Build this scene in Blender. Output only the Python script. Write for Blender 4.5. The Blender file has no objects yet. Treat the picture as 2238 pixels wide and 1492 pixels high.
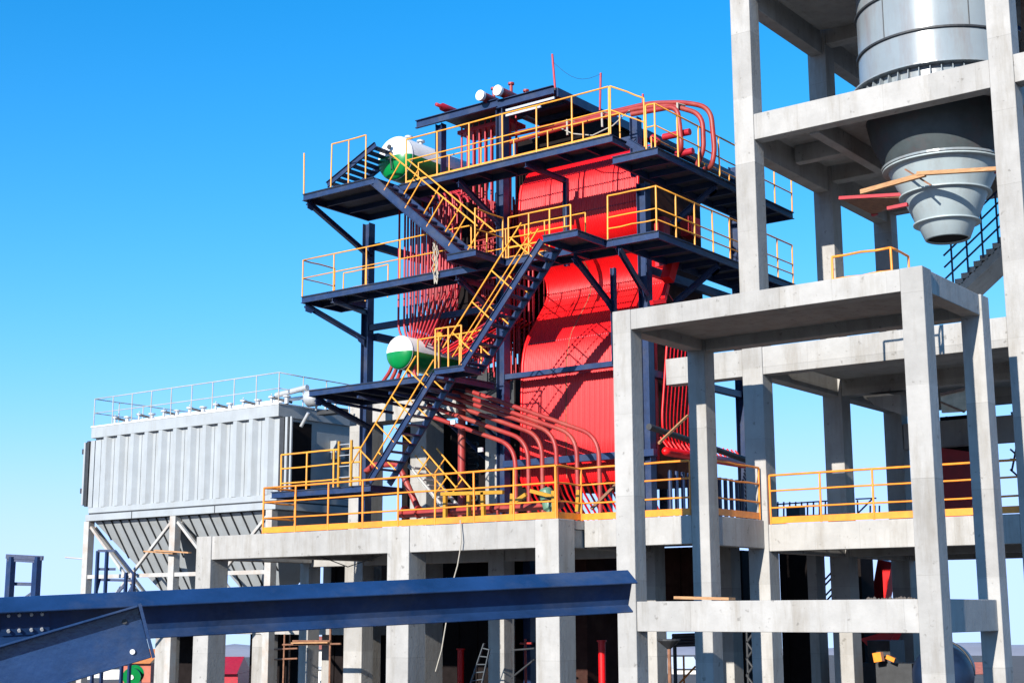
import bpy, math, random
from mathutils import Vector as V, Matrix
random.seed(7)
C = bpy.context.scene
COL = C.collection
# ---------------------------------------------------------------- camera
FPX, YAW, PITCH, ROLL = 3151.2, 0.64701581, 0.18522476, -0.00407058
W0, H0 = 2238.0, 1492.0
fw = V((-math.sin(YAW)*math.cos(PITCH), math.cos(YAW)*math.cos(PITCH), math.sin(PITCH)))
rt = V((math.cos(YAW), math.sin(YAW), 0)); up = rt.cross(fw)
r2 = math.cos(ROLL)*rt+math.sin(ROLL)*up; u2 = -math.sin(ROLL)*rt+math.cos(ROLL)*up
cd = bpy.data.cameras.new('camera'); cam = bpy.data.objects.new('camera', cd); COL.objects.link(cam)
m = Matrix((r2, u2, -fw)).transposed().to_4x4(); cam.matrix_world = m
cd.sensor_width = 36.0; cd.lens = 36.0*FPX/W0; cd.clip_end = 30000; cd.clip_start = 0.1
C.camera = cam
C.render.resolution_x = 1024; C.render.resolution_y = 682
# ---------------------------------------------------------------- sun and sky
TO_SUN = V((0.09, -1.0, 0.40)).normalized()
ELEV = math.asin(TO_SUN.z); AZ = math.atan2(TO_SUN.x, TO_SUN.y)
C.view_settings.view_transform = 'Standard'; C.view_settings.look = 'None'
C.view_settings.gamma = 1.0; C.view_settings.exposure = 1.1
w = bpy.data.worlds.new('World'); C.world = w; w.use_nodes = True
nt = w.node_tree; nt.nodes.clear()
out = nt.nodes.new('ShaderNodeOutputWorld'); bg = nt.nodes.new('ShaderNodeBackground')
sky = nt.nodes.new('ShaderNodeTexSky'); sky.sky_type = 'NISHITA'; sky.sun_disc = False
sky.sun_elevation = ELEV; sky.sun_rotation = AZ; sky.altitude = 1200; sky.air_density = 1.0
sky.dust_density = 0.1; sky.ozone_density = 2.0
tc = nt.nodes.new('ShaderNodeTexCoord'); mp = nt.nodes.new('ShaderNodeMapping')
mp.inputs['Location'].default_value = (0, 0, 0.035)      # the distant plain lies lower than the site
hs = nt.nodes.new('ShaderNodeHueSaturation'); hs.inputs['Saturation'].default_value = 1.43
nt.links.new(tc.outputs['Generated'], mp.inputs[0]); nt.links.new(mp.outputs[0], sky.inputs[0])
nt.links.new(sky.outputs[0], hs.inputs['Color'])
# soft shoulder per channel so the haze at the skyline keeps its pale blue
sp = nt.nodes.new('ShaderNodeSeparateColor'); cb = nt.nodes.new('ShaderNodeCombineColor'); nt.links.new(hs.outputs[0], sp.inputs[0])
def nmath(op, a, b):
    n = nt.nodes.new('ShaderNodeMath'); n.operation = op
    for i, v in enumerate((a, b)):
        if isinstance(v, (int, float)): n.inputs[i].default_value = v
        else: nt.links.new(v, n.inputs[i])
    return n.outputs[0]
for i, lim in enumerate((0.60, 0.85, 1.5)):
    c_ = sp.outputs[i]; q_ = nmath('DIVIDE', c_, lim*3.73)
    nt.links.new(nmath('DIVIDE', c_, nmath('POWER', nmath('ADD', nmath('POWER', nmath('MAXIMUM', q_, 0.0), 3.0), 1.0), 1/3)), cb.inputs[i])
nt.links.new(cb.outputs[0], bg.inputs[0])
bg.inputs[1].default_value = 0.14; nt.links.new(bg.outputs[0], out.inputs[0])
sl = bpy.data.lights.new('sun', 'SUN'); sl.energy = 3.6; sl.angle = math.radians(0.5); sl.color = (1.0, 0.95, 0.87)
so = bpy.data.objects.new('sun', sl); COL.objects.link(so)
so.rotation_euler = TO_SUN.to_track_quat('Z', 'Y').to_euler(); so.location = (0, -20, 40)
try:
    C.cycles.max_bounces = 5; C.cycles.diffuse_bounces = 1; C.cycles.use_denoising = True
except Exception: pass
# ---------------------------------------------------------------- measuring helpers: a line of sight met with a known plane
def ray(x, y): return (x-W0/2)/FPX*r2-(y-H0/2)/FPX*u2+fw
def aY(x, y, Y): d = ray(x, y); return d*(Y/d.y)
def aX(x, y, X): d = ray(x, y); return d*(X/d.x)
def aZ(x, y, Z): d = ray(x, y); return d*(Z/d.z)
def aD(x, y, t): return ray(x, y)*t
# ---------------------------------------------------------------- materials
def mat(name, col, rough=0.6, metal=0.0, var=0.12, scale=3.0, bump=0.0, bscale=40.0, dirt=None, dirt_amt=0.0, streak=False, spec=0.5, stretch=(1,1,1)):
    m = bpy.data.materials.new(name); m.use_nodes = True; t = m.node_tree; b = t.nodes['Principled BSDF']
    b.inputs['Roughness'].default_value = rough; b.inputs['Metallic'].default_value = metal
    b.inputs['Specular IOR Level'].default_value = spec
    co = t.nodes.new('ShaderNodeTexCoord'); mp = t.nodes.new('ShaderNodeMapping'); mp.inputs['Scale'].default_value = stretch
    t.links.new(co.outputs['Object'], mp.inputs[0])
    n = t.nodes.new('ShaderNodeTexNoise'); n.inputs['Scale'].default_value = scale; n.inputs['Detail'].default_value = 8; n.inputs['Roughness'].default_value = 0.6
    t.links.new(mp.outputs[0], n.inputs['Vector'])
    r = t.nodes.new('ShaderNodeValToRGB'); r.color_ramp.elements[0].position = 0.3; r.color_ramp.elements[1].position = 0.7
    c0 = [c*(1-var) for c in col]+[1]; c1 = [min(1, c*(1+var)) for c in col]+[1]
    r.color_ramp.elements[0].color = c0; r.color_ramp.elements[1].color = c1
    t.links.new(n.outputs['Fac'], r.inputs[0]); last = r.outputs[0]
    if dirt:
        n2 = t.nodes.new('ShaderNodeTexNoise'); n2.inputs['Scale'].default_value = 1.1; n2.inputs['Detail'].default_value = 10; n2.inputs['Roughness'].default_value = 0.7
        mp2 = t.nodes.new('ShaderNodeMapping'); mp2.inputs['Scale'].default_value = (2.2, 2.2, 0.35) if streak else (1, 1, 1); mp2.inputs['Location'].default_value = (3.1, 7.7, 1.3)
        t.links.new(co.outputs['Object'], mp2.inputs[0]); t.links.new(mp2.outputs[0], n2.inputs['Vector'])
        r3 = t.nodes.new('ShaderNodeValToRGB'); r3.color_ramp.elements[0].position = 0.48; r3.color_ramp.elements[1].position = 0.70
        r3.color_ramp.elements[0].color = (0, 0, 0, 1); r3.color_ramp.elements[1].color = (dirt_amt,)*3+(1,)
        t.links.new(n2.outputs['Fac'], r3.inputs[0])
        mx = t.nodes.new('ShaderNodeMixRGB'); mx.inputs[2].default_value = tuple(dirt)+(1,)
        t.links.new(r3.outputs[0], mx.inputs[0]); t.links.new(last, mx.inputs[1]); last = mx.outputs[0]
    t.links.new(last, b.inputs['Base Color'])
    if bump:
        nb = t.nodes.new('ShaderNodeTexNoise'); nb.inputs['Scale'].default_value = bscale; nb.inputs['Detail'].default_value = 6
        t.links.new(mp.outputs[0], nb.inputs['Vector'])
        bp = t.nodes.new('ShaderNodeBump'); bp.inputs['Strength'].default_value = bump; bp.inputs['Distance'].default_value = 0.02
        t.links.new(nb.outputs['Fac'], bp.inputs['Height']); t.links.new(bp.outputs[0], b.inputs['Normal'])
    return m
CON = mat('concrete', (0.365, 0.350, 0.328), 0.9, var=0.10, scale=2.2, bump=0.28, bscale=14, dirt=(0.25, 0.225, 0.19), dirt_amt=0.75, streak=True)
def form_joints(m):
    # casting lift joints and board marks of the concrete
    t = m.node_tree; b = t.nodes['Principled BSDF']; src = b.inputs['Base Color'].links[0].from_socket
    co = t.nodes.new('ShaderNodeTexCoord'); sx = t.nodes.new('ShaderNodeSeparateXYZ'); t.links.new(co.outputs['Object'], sx.inputs[0])
    outs = []
    for ax, per in (('Z', 1.9), ('X', 1.22), ('Y', 1.22)):
        md = t.nodes.new('ShaderNodeMath'); md.operation = 'PINGPONG'; md.inputs[1].default_value = per/2
        ns = t.nodes.new('ShaderNodeTexNoise'); ns.inputs['Scale'].default_value = 1.5
        t.links.new(co.outputs['Object'], ns.inputs['Vector'])
        ad = t.nodes.new('ShaderNodeMath'); ad.operation = 'MULTIPLY_ADD'; ad.inputs[1].default_value = 0.03
        t.links.new(ns.outputs['Fac'], ad.inputs[0]); t.links.new(sx.outputs[ax], ad.inputs[2])
        t.links.new(ad.outputs[0], md.inputs[0])
        lt = t.nodes.new('ShaderNodeMath'); lt.operation = 'LESS_THAN'; lt.inputs[1].default_value = 0.006 if ax == 'Z' else 0.005
        t.links.new(md.outputs[0], lt.inputs[0]); outs.append(lt.outputs[0])
    mx = t.nodes.new('ShaderNodeMath'); mx.operation = 'MAXIMUM'; t.links.new(outs[0], mx.inputs[0]); t.links.new(outs[1], mx.inputs[1])
    mx2 = t.nodes.new('ShaderNodeMath'); mx2.operation = 'MULTIPLY'; mx2.inputs[1].default_value = 0.42; t.links.new(mx.outputs[0], mx2.inputs[0])
    mc = t.nodes.new('ShaderNodeMixRGB'); mc.inputs[2].default_value = (0.2, 0.19, 0.17, 1)
    t.links.new(mx2.outputs[0], mc.inputs[0]); t.links.new(src, mc.inputs[1])
    # every pour dries to its own tone
    vm = t.nodes.new('ShaderNodeVectorMath'); vm.operation = 'DIVIDE'; vm.inputs[1].default_value = (2.44, 2.44, 1.9); t.links.new(co.outputs['Object'], vm.inputs[0])
    vf = t.nodes.new('ShaderNodeVectorMath'); vf.operation = 'ROUND' if hasattr(vf, 'nope') else 'FLOOR'; t.links.new(vm.outputs[0], vf.inputs[0])
    oi = t.nodes.new('ShaderNodeObjectInfo'); va = t.nodes.new('ShaderNodeVectorMath'); va.operation = 'ADD'; t.links.new(vf.outputs[0], va.inputs[0]); t.links.new(oi.outputs['Random'], va.inputs[1])
    wn = t.nodes.new('ShaderNodeTexWhiteNoise'); t.links.new(va.outputs[0], wn.inputs['Vector'])
    mr = t.nodes.new('ShaderNodeMapRange'); mr.inputs[3].default_value = 0.86; mr.inputs[4].default_value = 1.08; t.links.new(wn.outputs['Value'], mr.inputs[0])
    ms = t.nodes.new('ShaderNodeVectorMath'); ms.operation = 'SCALE'; t.links.new(mc.outputs[0], ms.inputs[0]); t.links.new(mr.outputs[0], ms.inputs['Scale'])
    # air holes and chips
    nz = t.nodes.new('ShaderNodeTexNoise'); nz.inputs['Scale'].default_value = 5.5; nz.inputs['Detail'].default_value = 3; t.links.new(co.outputs['Object'], nz.inputs['Vector'])
    rz = t.nodes.new('ShaderNodeValToRGB'); rz.color_ramp.elements[0].position = 0.66; rz.color_ramp.elements[1].position = 0.72; rz.color_ramp.elements[0].color = (0, 0, 0, 1); rz.color_ramp.elements[1].color = (.55, .55, .55, 1)
    t.links.new(nz.outputs['Fac'], rz.inputs[0])
    mz = t.nodes.new('ShaderNodeMixRGB'); mz.inputs[2].default_value = (0.13, 0.12, 0.105, 1)
    t.links.new(rz.outputs[0], mz.inputs[0]); t.links.new(ms.outputs[0], mz.inputs[1]); t.links.new(mz.outputs[0], b.inputs['Base Color'])
form_joints(CON)
BLUE = mat('blue_steel_paint', (0.008, 0.026, 0.085), 0.45, var=0.25, scale=5, bump=0.12, bscale=20, dirt=(0.10, 0.10, 0.11), dirt_amt=0.35)
GIRD = mat('girder_paint', (0.012, 0.036, 0.105), 0.24, var=0.3, scale=2.5, bump=0.15, bscale=25, dirt=(0.10, 0.105, 0.12), dirt_amt=0.4)
PLATE = mat('checker_plate', (0.05, 0.06, 0.075), 0.6, var=0.3, scale=4, bump=0.3, bscale=60)
YEL = mat('yellow_rail_paint', (0.80, 0.33, 0.03), 0.4, var=0.12, scale=6, dirt=(0.45, 0.16, 0.05), dirt_amt=0.5)
ORA = mat('orange_rail_paint', (0.88, 0.27, 0.02), 0.42, var=0.14, scale=5, dirt=(0.4, 0.12, 0.04), dirt_amt=0.5)
RED = mat('red_tube_paint', (0.74, 0.003, 0.006), 0.42, var=0.16, scale=1.5, dirt=(0.5, 0.03, 0.02), dirt_amt=0.2)
PINK = mat('red_primer', (0.40, 0.010, 0.022), 0.45, var=0.2, scale=6, dirt=(0.25, 0.05, 0.04), dirt_amt=0.5)
PIPE = mat('pipe_primer', (0.31, 0.026, 0.022), 0.5, var=0.2, scale=4, dirt=(0.28, 0.1, 0.06), dirt_amt=0.6)
WHT = mat('white_paint', (0.80, 0.79, 0.77), 0.35, var=0.05, scale=3, dirt=(0.5, 0.47, 0.42), dirt_amt=0.3)
GRN = mat('green_paint', (0.0, 0.20, 0.045), 0.28, var=0.12, scale=3)
BAG = mat('grey_sheet_steel', (0.34, 0.36, 0.37), 0.38, var=0.08, scale=1.5, bump=0.12, bscale=4, dirt=(0.26, 0.25, 0.22), dirt_amt=0.35, streak=True)
SIL = mat('silo_paint', (0.235, 0.27, 0.29), 0.27, metal=0.0, var=0.07, scale=1.2, bump=0.12, bscale=3, dirt=(0.2, 0.17, 0.165), dirt_amt=0.6, streak=True, spec=0.4)
DARK = mat('dark_steel', (0.03, 0.032, 0.036), 0.6, var=0.3, scale=4, bump=0.2)
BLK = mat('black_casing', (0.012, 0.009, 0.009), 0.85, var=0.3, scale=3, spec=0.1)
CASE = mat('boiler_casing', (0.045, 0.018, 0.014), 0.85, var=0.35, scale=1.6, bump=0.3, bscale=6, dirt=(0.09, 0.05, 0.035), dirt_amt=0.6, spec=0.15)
RUST = mat('rusty_steel', (0.22, 0.10, 0.055), 0.8, var=0.35, scale=8, bump=0.4)
WOOD = mat('timber', (0.42, 0.22, 0.10), 0.8, var=0.3, scale=5, stretch=(1, 6, 6), bump=0.3)
MYEL = mat('machine_yellow', (0.45, 0.22, 0.01), 0.42, var=0.12, scale=4, dirt=(0.3, 0.2, 0.05), dirt_amt=0.4)
MGRN = mat('machine_green', (0.10, 0.20, 0.13), 0.45, var=0.15, scale=5)
LEG = mat('pale_frame_paint', (0.42, 0.41, 0.385), 0.55, var=0.1, scale=3, dirt=(0.35, 0.24, 0.16), dirt_amt=0.7)
GALV = mat('galvanised', (0.55, 0.56, 0.57), 0.4, metal=0.4, var=0.12, scale=8)
DIRT = mat('site_soil', (0.10, 0.082, 0.068), 0.95, var=0.25, scale=0.3, bump=0.6, bscale=3, dirt=(0.07, 0.055, 0.045), dirt_amt=0.6)
HILL = mat('hill_rock', (0.30, 0.29, 0.32), 0.95, var=0.15, scale=0.004)
BRK = mat('brick_red', (0.45, 0.13, 0.08), 0.85, var=0.2, scale=2)
PALE = mat('pale_render', (0.70, 0.68, 0.63), 0.85, var=0.08, scale=1)
ROOFM = mat('blue_roof', (0.05, 0.16, 0.42), 0.5, var=0.15, scale=2)
ROPE = mat('hose_rubber', (0.38, 0.34, 0.28), 0.7, var=0.15, scale=10)
CRD = mat('chute_red_shaded', (0.30, 0.006, 0.01), 0.5, var=0.2, scale=2)  # red darkened so the colour carries the shade on the upper chute
FUN = mat('funnel_paint', (0.36, 0.42, 0.435), 0.5, var=0.06, scale=1.5, bump=0.1, bscale=3, dirt=(0.24, 0.23, 0.22), dirt_amt=0.4, streak=True, spec=0.3)
UPC = mat('upper_cone_shade', (0.055, 0.07, 0.075), 0.6, var=0.25, scale=2, dirt=(0.12, 0.05, 0.05), dirt_amt=.5)  # near-black tone puts the shadow under the tower floor into the cone's colour
GLASS = mat('window_glass', (0.05, 0.07, 0.09), 0.12, var=0.1, scale=1)
# ---------------------------------------------------------------- mesh builder
class MB:
    def __init__(s): s.v = []; s.f = []; s.sm = []
    def add(s, vs, fs, smooth=False):
        o = len(s.v); s.v += [tuple(p) for p in vs]; s.f += [tuple(i+o for i in f) for f in fs]; s.sm += [smooth]*len(fs)
    def box(s, x0, x1, y0, y1, z0, z1):
        s.add([(x0,y0,z0),(x1,y0,z0),(x1,y1,z0),(x0,y1,z0),(x0,y0,z1),(x1,y0,z1),(x1,y1,z1),(x0,y1,z1)],
              [(0,3,2,1),(4,5,6,7),(0,1,5,4),(1,2,6,5),(2,3,7,6),(3,0,4,7)]); return s
    def bar(s, p, q, w, h, side=None):
        p, q = V(p), V(q); d = (q-p).normalized()
        sd = V(side) if side else (d.cross(V((0,0,1))) if abs(d.z) < .999 else V((1,0,0)))
        sd = (sd-d*sd.dot(d)).normalized(); n = sd.cross(d).normalized()
        a = sd*w/2; b = n*h/2
        s.add([p-a-b,p+a-b,p+a+b,p-a+b,q-a-b,q+a-b,q+a+b,q-a+b],
              [(0,3,2,1),(4,5,6,7),(0,1,5,4),(1,2,6,5),(2,3,7,6),(3,0,4,7)]); return s
    def prof(s, p, q, pts, side):       # closed 2-D outline (side, up) swept from p to q
        p, q = V(p), V(q); d = (q-p).normalized(); sd = V(side); sd = (sd-d*sd.dot(d)).normalized(); n = sd.cross(d)
        if n.z < 0: n = -n
        k = len(pts); vs = [p+sd*a+n*b for a, b in pts]+[q+sd*a+n*b for a, b in pts]
        s.add(vs, [tuple(range(k))[::-1], tuple(range(k, 2*k))]+[(i, (i+1) % k, (i+1) % k+k, i+k) for i in range(k)]); return s
    def ibeam(s, p, q, w, h, side, t=0.02):
        a = w/2; b = h/2; c = t/2
        return s.prof(p, q, [(-a,-b),(a,-b),(a,-b+t),(c,-b+t),(c,b-t),(a,b-t),(a,b),(-a,b),(-a,b-t),(-c,b-t),(-c,-b+t),(-a,-b+t)], side)
    def chan(s, p, q, w, h, side, t=0.015):  # channel, back at 0, flanges pointing along side
        b = h/2
        return s.prof(p, q, [(0,-b),(w,-b),(w,-b+t),(t,-b+t),(t,b-t),(w,b-t),(w,b),(0,b)], side)
    def tube(s, pts, r, n=8, caps=True, smooth=True):
        pts = [V(p) for p in pts]; rings = []
        d0 = (pts[1]-pts[0]).normalized(); ref = V((0,0,1)) if abs(d0.z) < .9 else V((1,0,0)); a = d0.cross(ref).normalized()
        for i, p in enumerate(pts):
            if i == 0: d = pts[1]-pts[0]
            elif i == len(pts)-1: d = pts[-1]-pts[-2]
            else: d = (pts[i+1]-p).normalized()+(p-pts[i-1]).normalized()
            d.normalize(); a = (a-d*a.dot(d)).normalized(); b = d.cross(a)
            rr = r[i] if isinstance(r, (list, tuple)) else r
            rings.append([p+a*rr*math.cos(2*math.pi*k/n)+b*rr*math.sin(2*math.pi*k/n) for k in range(n)])
        vs = [v for g in rings for v in g]; fs = []
        for i in range(len(pts)-1):
            for k in range(n): k2 = (k+1) % n; fs.append((i*n+k, i*n+k2, (i+1)*n+k2, (i+1)*n+k))
        s.add(vs, fs, smooth)
        if caps:
            s.add(rings[0], [tuple(range(n))[::-1]]); s.add(rings[-1], [tuple(range(n))])
        return s
    def lathe(s, o, axis, prof, n=48, smooth=True):   # prof: (distance along axis, radius)
        o = V(o); ax = V(axis).normalized(); ref = V((0,0,1)) if abs(ax.z) < .9 else V((1,0,0)); a = ax.cross(ref).normalized(); b = ax.cross(a)
        vs = [o+ax*t+a*r*math.cos(2*math.pi*k/n)+b*r*math.sin(2*math.pi*k/n) for t, r in prof for k in range(n)]
        fs = [(i*n+k, i*n+(k+1) % n, (i+1)*n+(k+1) % n, (i+1)*n+k) for i in range(len(prof)-1) for k in range(n)]
        s.add(vs, fs, smooth); return s
    def build(s, name, m, parent=None, bevel=0.0):
        me = bpy.data.meshes.new(name); o0 = V((0,0,0))
        if parent is not None: o0 = parent.matrix_world.translation if parent.parent is None else V(parent['_o'])
        elif s.v:
            xs = [min(p[i] for p in s.v) for i in range(3)]; xe = [max(p[i] for p in s.v) for i in range(3)]
            o0 = V(((xs[0]+xe[0])/2, (xs[1]+xe[1])/2, xs[2]))
        me.from_pydata([(p[0]-o0.x, p[1]-o0.y, p[2]-o0.z) for p in s.v], [], s.f)
        me.polygons.foreach_set('use_smooth', s.sm); me.materials.append(m); me.update()
        bm = __import__('bmesh').new(); bm.from_mesh(me); __import__('bmesh').ops.recalc_face_normals(bm, faces=bm.faces[:]); bm.to_mesh(me); bm.free()
        o = bpy.data.objects.new(name, me); COL.objects.link(o); o['_o'] = tuple(o0)
        if parent is not None: o.parent = parent
        else: o.location = o0; o.matrix_world = Matrix.Translation(o0)
        if bevel:
            b = o.modifiers.new('bevel', 'BEVEL'); b.width = bevel; b.segments = 2; b.limit_method = 'ANGLE'
        return o
def tag(o, label=None, cat=None, group=None, kind=None):
    if label: o['label'] = label
    if cat: o['category'] = cat
    if group: o['group'] = group
    if kind: o['kind'] = kind
    return o
def thing(name, label, cat, loc=(0,0,0), group=None):
    o = bpy.data.objects.new(name, None); COL.objects.link(o); o.location = loc; o.matrix_world = Matrix.Translation(V(loc))
    o['_o'] = tuple(loc); o.empty_display_size = 0.3
    return tag(o, label, cat, group)
def bx(name, m, parent, *b, bevel=0.0): return MB().box(*b).build(name, m, parent, bevel)
def fillet(pts, r, n=6):
    pts = [V(p) for p in pts]; o = [pts[0]]
    for i in range(1, len(pts)-1):
        a, b, c = pts[i-1], pts[i], pts[i+1]; u = (a-b); v = (c-b); d = min(r, u.length*.48, v.length*.48); u.normalize(); v.normalize()
        p = b+u*d; q = b+v*d
        for k in range(n+1):
            t = k/n; o.append(p*(1-t)**2+b*2*t*(1-t)+q*t*t)
    o.append(pts[-1]); return o
G0 = -5.0     # level of the works yard
def gz(x, y):
    r = math.hypot(x, y)
    if r < 14: return -1.6
    if r < 21: return -1.6+(r-14)/7*(G0+1.6)
    if r < 110: return G0
    return G0-(r-110)*0.0285
# ---------------------------------------------------------------- ground, hills
g = MB(); rs = [0, 7, 14, 17.5, 21, 40, 70, 110, 200, 400, 800, 1600, 3200, 6400, 12000]; na = 96
vs = []; fs = []
for i, r in enumerate(rs):
    for k in range(na):
        a = 2*math.pi*k/na; x = r*math.cos(a); y = r*math.sin(a); vs.append((x, y, gz(x, y)+(random.uniform(-.06, .06) if 21 < r < 300 else 0)))
for i in range(len(rs)-1):
    for k in range(na): fs.append((i*na+k, i*na+(k+1) % na, (i+1)*na+(k+1) % na, (i+1)*na+k))
g.add(vs, fs, True); go = g.build('ground', DIRT); tag(go, kind='structure')
h = MB(); vs = []; fs = []; n = 140
for k in range(n+1):
    a = math.radians(60+110*k/n); r = 5200; x, y = r*math.cos(a), r*math.sin(a)
    hh = 14+10*math.sin(k*.33)+7*math.sin(k*.9+1)+4*math.sin(k*2.3)
    for (dr, z) in ((0, gz(x, y)-20), (250, gz(x, y)+hh*.7), (600, gz(x, y)+hh), (1400, gz(x, y)-60)):
        rr = r+dr; vs.append((rr*math.cos(a), rr*math.sin(a), z))
for k in range(n):
    for j in range(3): fs.append((k*4+j, k*4+4+j, k*4+5+j, k*4+1+j))
h.add(vs, fs, True); tag(h.build('hills', HILL), kind='structure')
# ---------------------------------------------------------------- railing
def railing(label, pts, h=1.15, step=1.1, m=YEL, levels=(0.5,), r=0.024, toe=0.0, group='yellow pipe railings', name='guard_rail', open_top=True, toe_m=None, drops=()):
    pts = [V(p) for p in pts]; t = thing(name, label, 'railing', tuple(pts[0]), group)
    posts = []
    for i in range(len(pts)-1):
        a, b = pts[i], pts[i+1]; n = max(1, round((b-a).length/step))
        for k in range(n+(1 if i == len(pts)-2 else 0)):
            posts.append(a.lerp(b, k/n))
    for p in posts:
        MB().tube([p+V((random.uniform(-.015, .015), 0, 0)), p+V((random.uniform(-.008, .008), 0, h))], r, 8).build('post', m, t)
    z = V((0, 0, h))
    def wav(q): return [q[0]]+[a_.lerp(b_, k_/4)+V((0, 0, random.uniform(-.014, .014) if k_ < 4 else 0)) for a_, b_ in zip(q[:-1], q[1:]) for k_ in range(1, 5)]
    MB().tube(wav([p+z for p in pts]), r, 8).build('top_rail', m, t)
    for l in levels: MB().tube(wav([p+z*l for p in pts]), r*.82, 8).build('mid_rail', m, t)
    if toe:
        tb = MB()
        for i in range(len(pts)-1):
            tb.bar(pts[i]+V((0, 0, toe/2+.01)), pts[i+1]+V((0, 0, toe/2+.01)), .012, toe)
        tb.build('toe_board', toe_m or m, t)
    return t
# ---------------------------------------------------------------- steel platform
def platform(label, x0, x1, y0, y1, z, joist=0.9, h=0.2, brackets=(), m=BLUE, group='blue steel platforms', hole=None):
    t = thing('steel_platform', label, 'platform', (x0, y0, z), group)
    bx('deck_plate', PLATE, t, x0+.02, x1-.02, y0+.02, y1-.02, z-.02, z-.005)
    e = .07
    MB().chan((x0, y0+e, z-h/2+.01), (x1, y0+e, z-h/2+.01), e, h, (0, -1, 0)).build('front_channel', m, t)
    MB().chan((x0+e+.004, y1-e, z-h/2+.01), (x1-e-.004, y1-e, z-h/2+.01), e, h, (0, 1, 0)).build('rear_channel', m, t)
    MB().chan((x0+e, y0+e+.004, z-h/2+.006), (x0+e, y1-.004, z-h/2+.006), e, h, (-1, 0, 0)).build('end_channel', m, t)
    MB().chan((x1-e, y0+e+.004, z-h/2+.006), (x1-e, y1-.004, z-h/2+.006), e, h, (1, 0, 0)).build('end_channel', m, t)
    if x1-x0 >= y1-y0:
        n = max(1, int((x1-x0)/joist))
        for k in range(1, n):
            x = x0+(x1-x0)*k/n; bx('joist', m, t, x-.03, x+.03, y0+e+.01, y1-e-.01, z-h+.03, z-.024)
    else:
        n = max(1, int((y1-y0)/joist))
        for k in range(1, n):
            y = y0+(y1-y0)*k/n; bx('joist', m, t, x0+e+.01, x1-e-.01, y-.03, y+.03, z-h+.03, z-.024)
    for (p, q) in brackets:
        MB().ibeam(p, q, .12, .16, (1, 0, 0) if abs(V(q).x-V(p).x) < .1 else (0, 1, 0), .014).build('knee_brace', m, t)
        if abs(p[2]-q[2]) > .2:
            for e_, o_ in ((V(p), 1), (V(q), -1)):
                d_ = (V(q)-V(p)).normalized()*o_*.38; vs = [e_+V((-.012, 0, .1)), e_+d_+V((-.012, 0, .06)), e_+d_*.6+V((-.012, 0, -.16)), e_+V((-.012, 0, -.2))]
                vs += [v_+V((.024, 0, 0)) for v_ in vs]; g_ = MB(); g_.add(vs, [(0,1,2,3), (7,6,5,4), (0,4,5,1), (1,5,6,2), (2,6,7,3), (3,7,4,0)]); g_.build('gusset_plate', m, t)
    return t
# ---------------------------------------------------------------- steel stair along X
def stair(label, p0, p1, width, treads, m=BLUE, rail=YEL, sides=(0, 1), rh=1.0, sh=.2, rail_step=1.1, group='blue steel stairs', ext=0.0, mid=(0,)):
    p0, p1 = V(p0), V(p1); t = thing('steel_stair', label, 'stairs', tuple(p0), group); d = (p1-p0)
    wv = V((0, width, 0))
    for k in (0, 1): MB().chan(p0+wv*k, p1+wv*k, .06, sh, (0, -1 if k == 0 else 1, 0), .012).build('stringer', m, t)
    for k in range(treads):
        c = p0+d*((k+.5)/treads); MB().box(c.x-.13, c.x+.13, c.y+.012, c.y+width-.012, c.z-.02, c.z+.015).build('tread', m, t)
    nrm = V((-d.z, 0, d.x)).normalized()
    if nrm.z < 0: nrm = -nrm
    for k in sides:
        b = p0+wv*k; L = d.length; n = max(2, round(L/rail_step)); hr = t
        for i in range(n):
            c = b+d*((i+.5)/n); MB().tube([c, c+nrm*rh], .022, 8).build('baluster', rail, hr)
        dd = d.normalized()*ext
        MB().tube([b+nrm*rh-dd, b+d+nrm*rh+dd], .024, 8).build('handrail', rail, hr)
        if mid and k in mid: MB().tube([b+nrm*rh*.52, b+d+nrm*rh*.52], .018, 8).build('mid_rail', rail, hr)
    return t
# ================================================================ CONCRETE
def frame_col(t, x0, x1, y0, y1, z1, z0=G0-.3): return bx('column', CON, t, x0, x1, y0, y1, z0, z1, bevel=.018)
def frame_beam(t, *b): return bx('beam', CON, t, *b, bevel=.015)
# --- front portal frame
F0, F1, B0, B1 = 27.92, 28.41, 31.36, 31.86
A0, A1, D0, D1 = -18.14, -17.64, -11.08, -10.59
t = thing('concrete_portal', 'four-legged concrete frame with flat roof slab and low tie beam, nearest on the right', 'concrete frame', (-13.8, 28.8, G0))
for x0, x1 in ((A0, A1), (D0, D1)):
    for y0, y1 in ((F0, F1), (B0, B1)): frame_col(t, x0, x1, y0, y1, 6.92)
MB().box(A0+.09, D1-.09, F0+.09, B1-.09, 6.70, 6.91).build('roof_slab', CON, t)
for xa, xb, ya, yb in ((A1+.001, D0-.001, F0+.012, F1-.05), (A1+.001, D0-.001, B0+.05, B1-.012), (A0+.02, A1-.05, F1+.001, B0-.001), (D0+.05, D1-.05, F1+.001, B0-.001)):
    frame_beam(t, xa, xb, ya, yb, 6.44, 6.916)
frame_beam(t, A1+.003, D0-.003, F0+.03, F1-.05, -.44, .22); frame_beam(t, D0+.04, D1-.09, F1+.003, B0-.003, -.44, .22)
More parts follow.
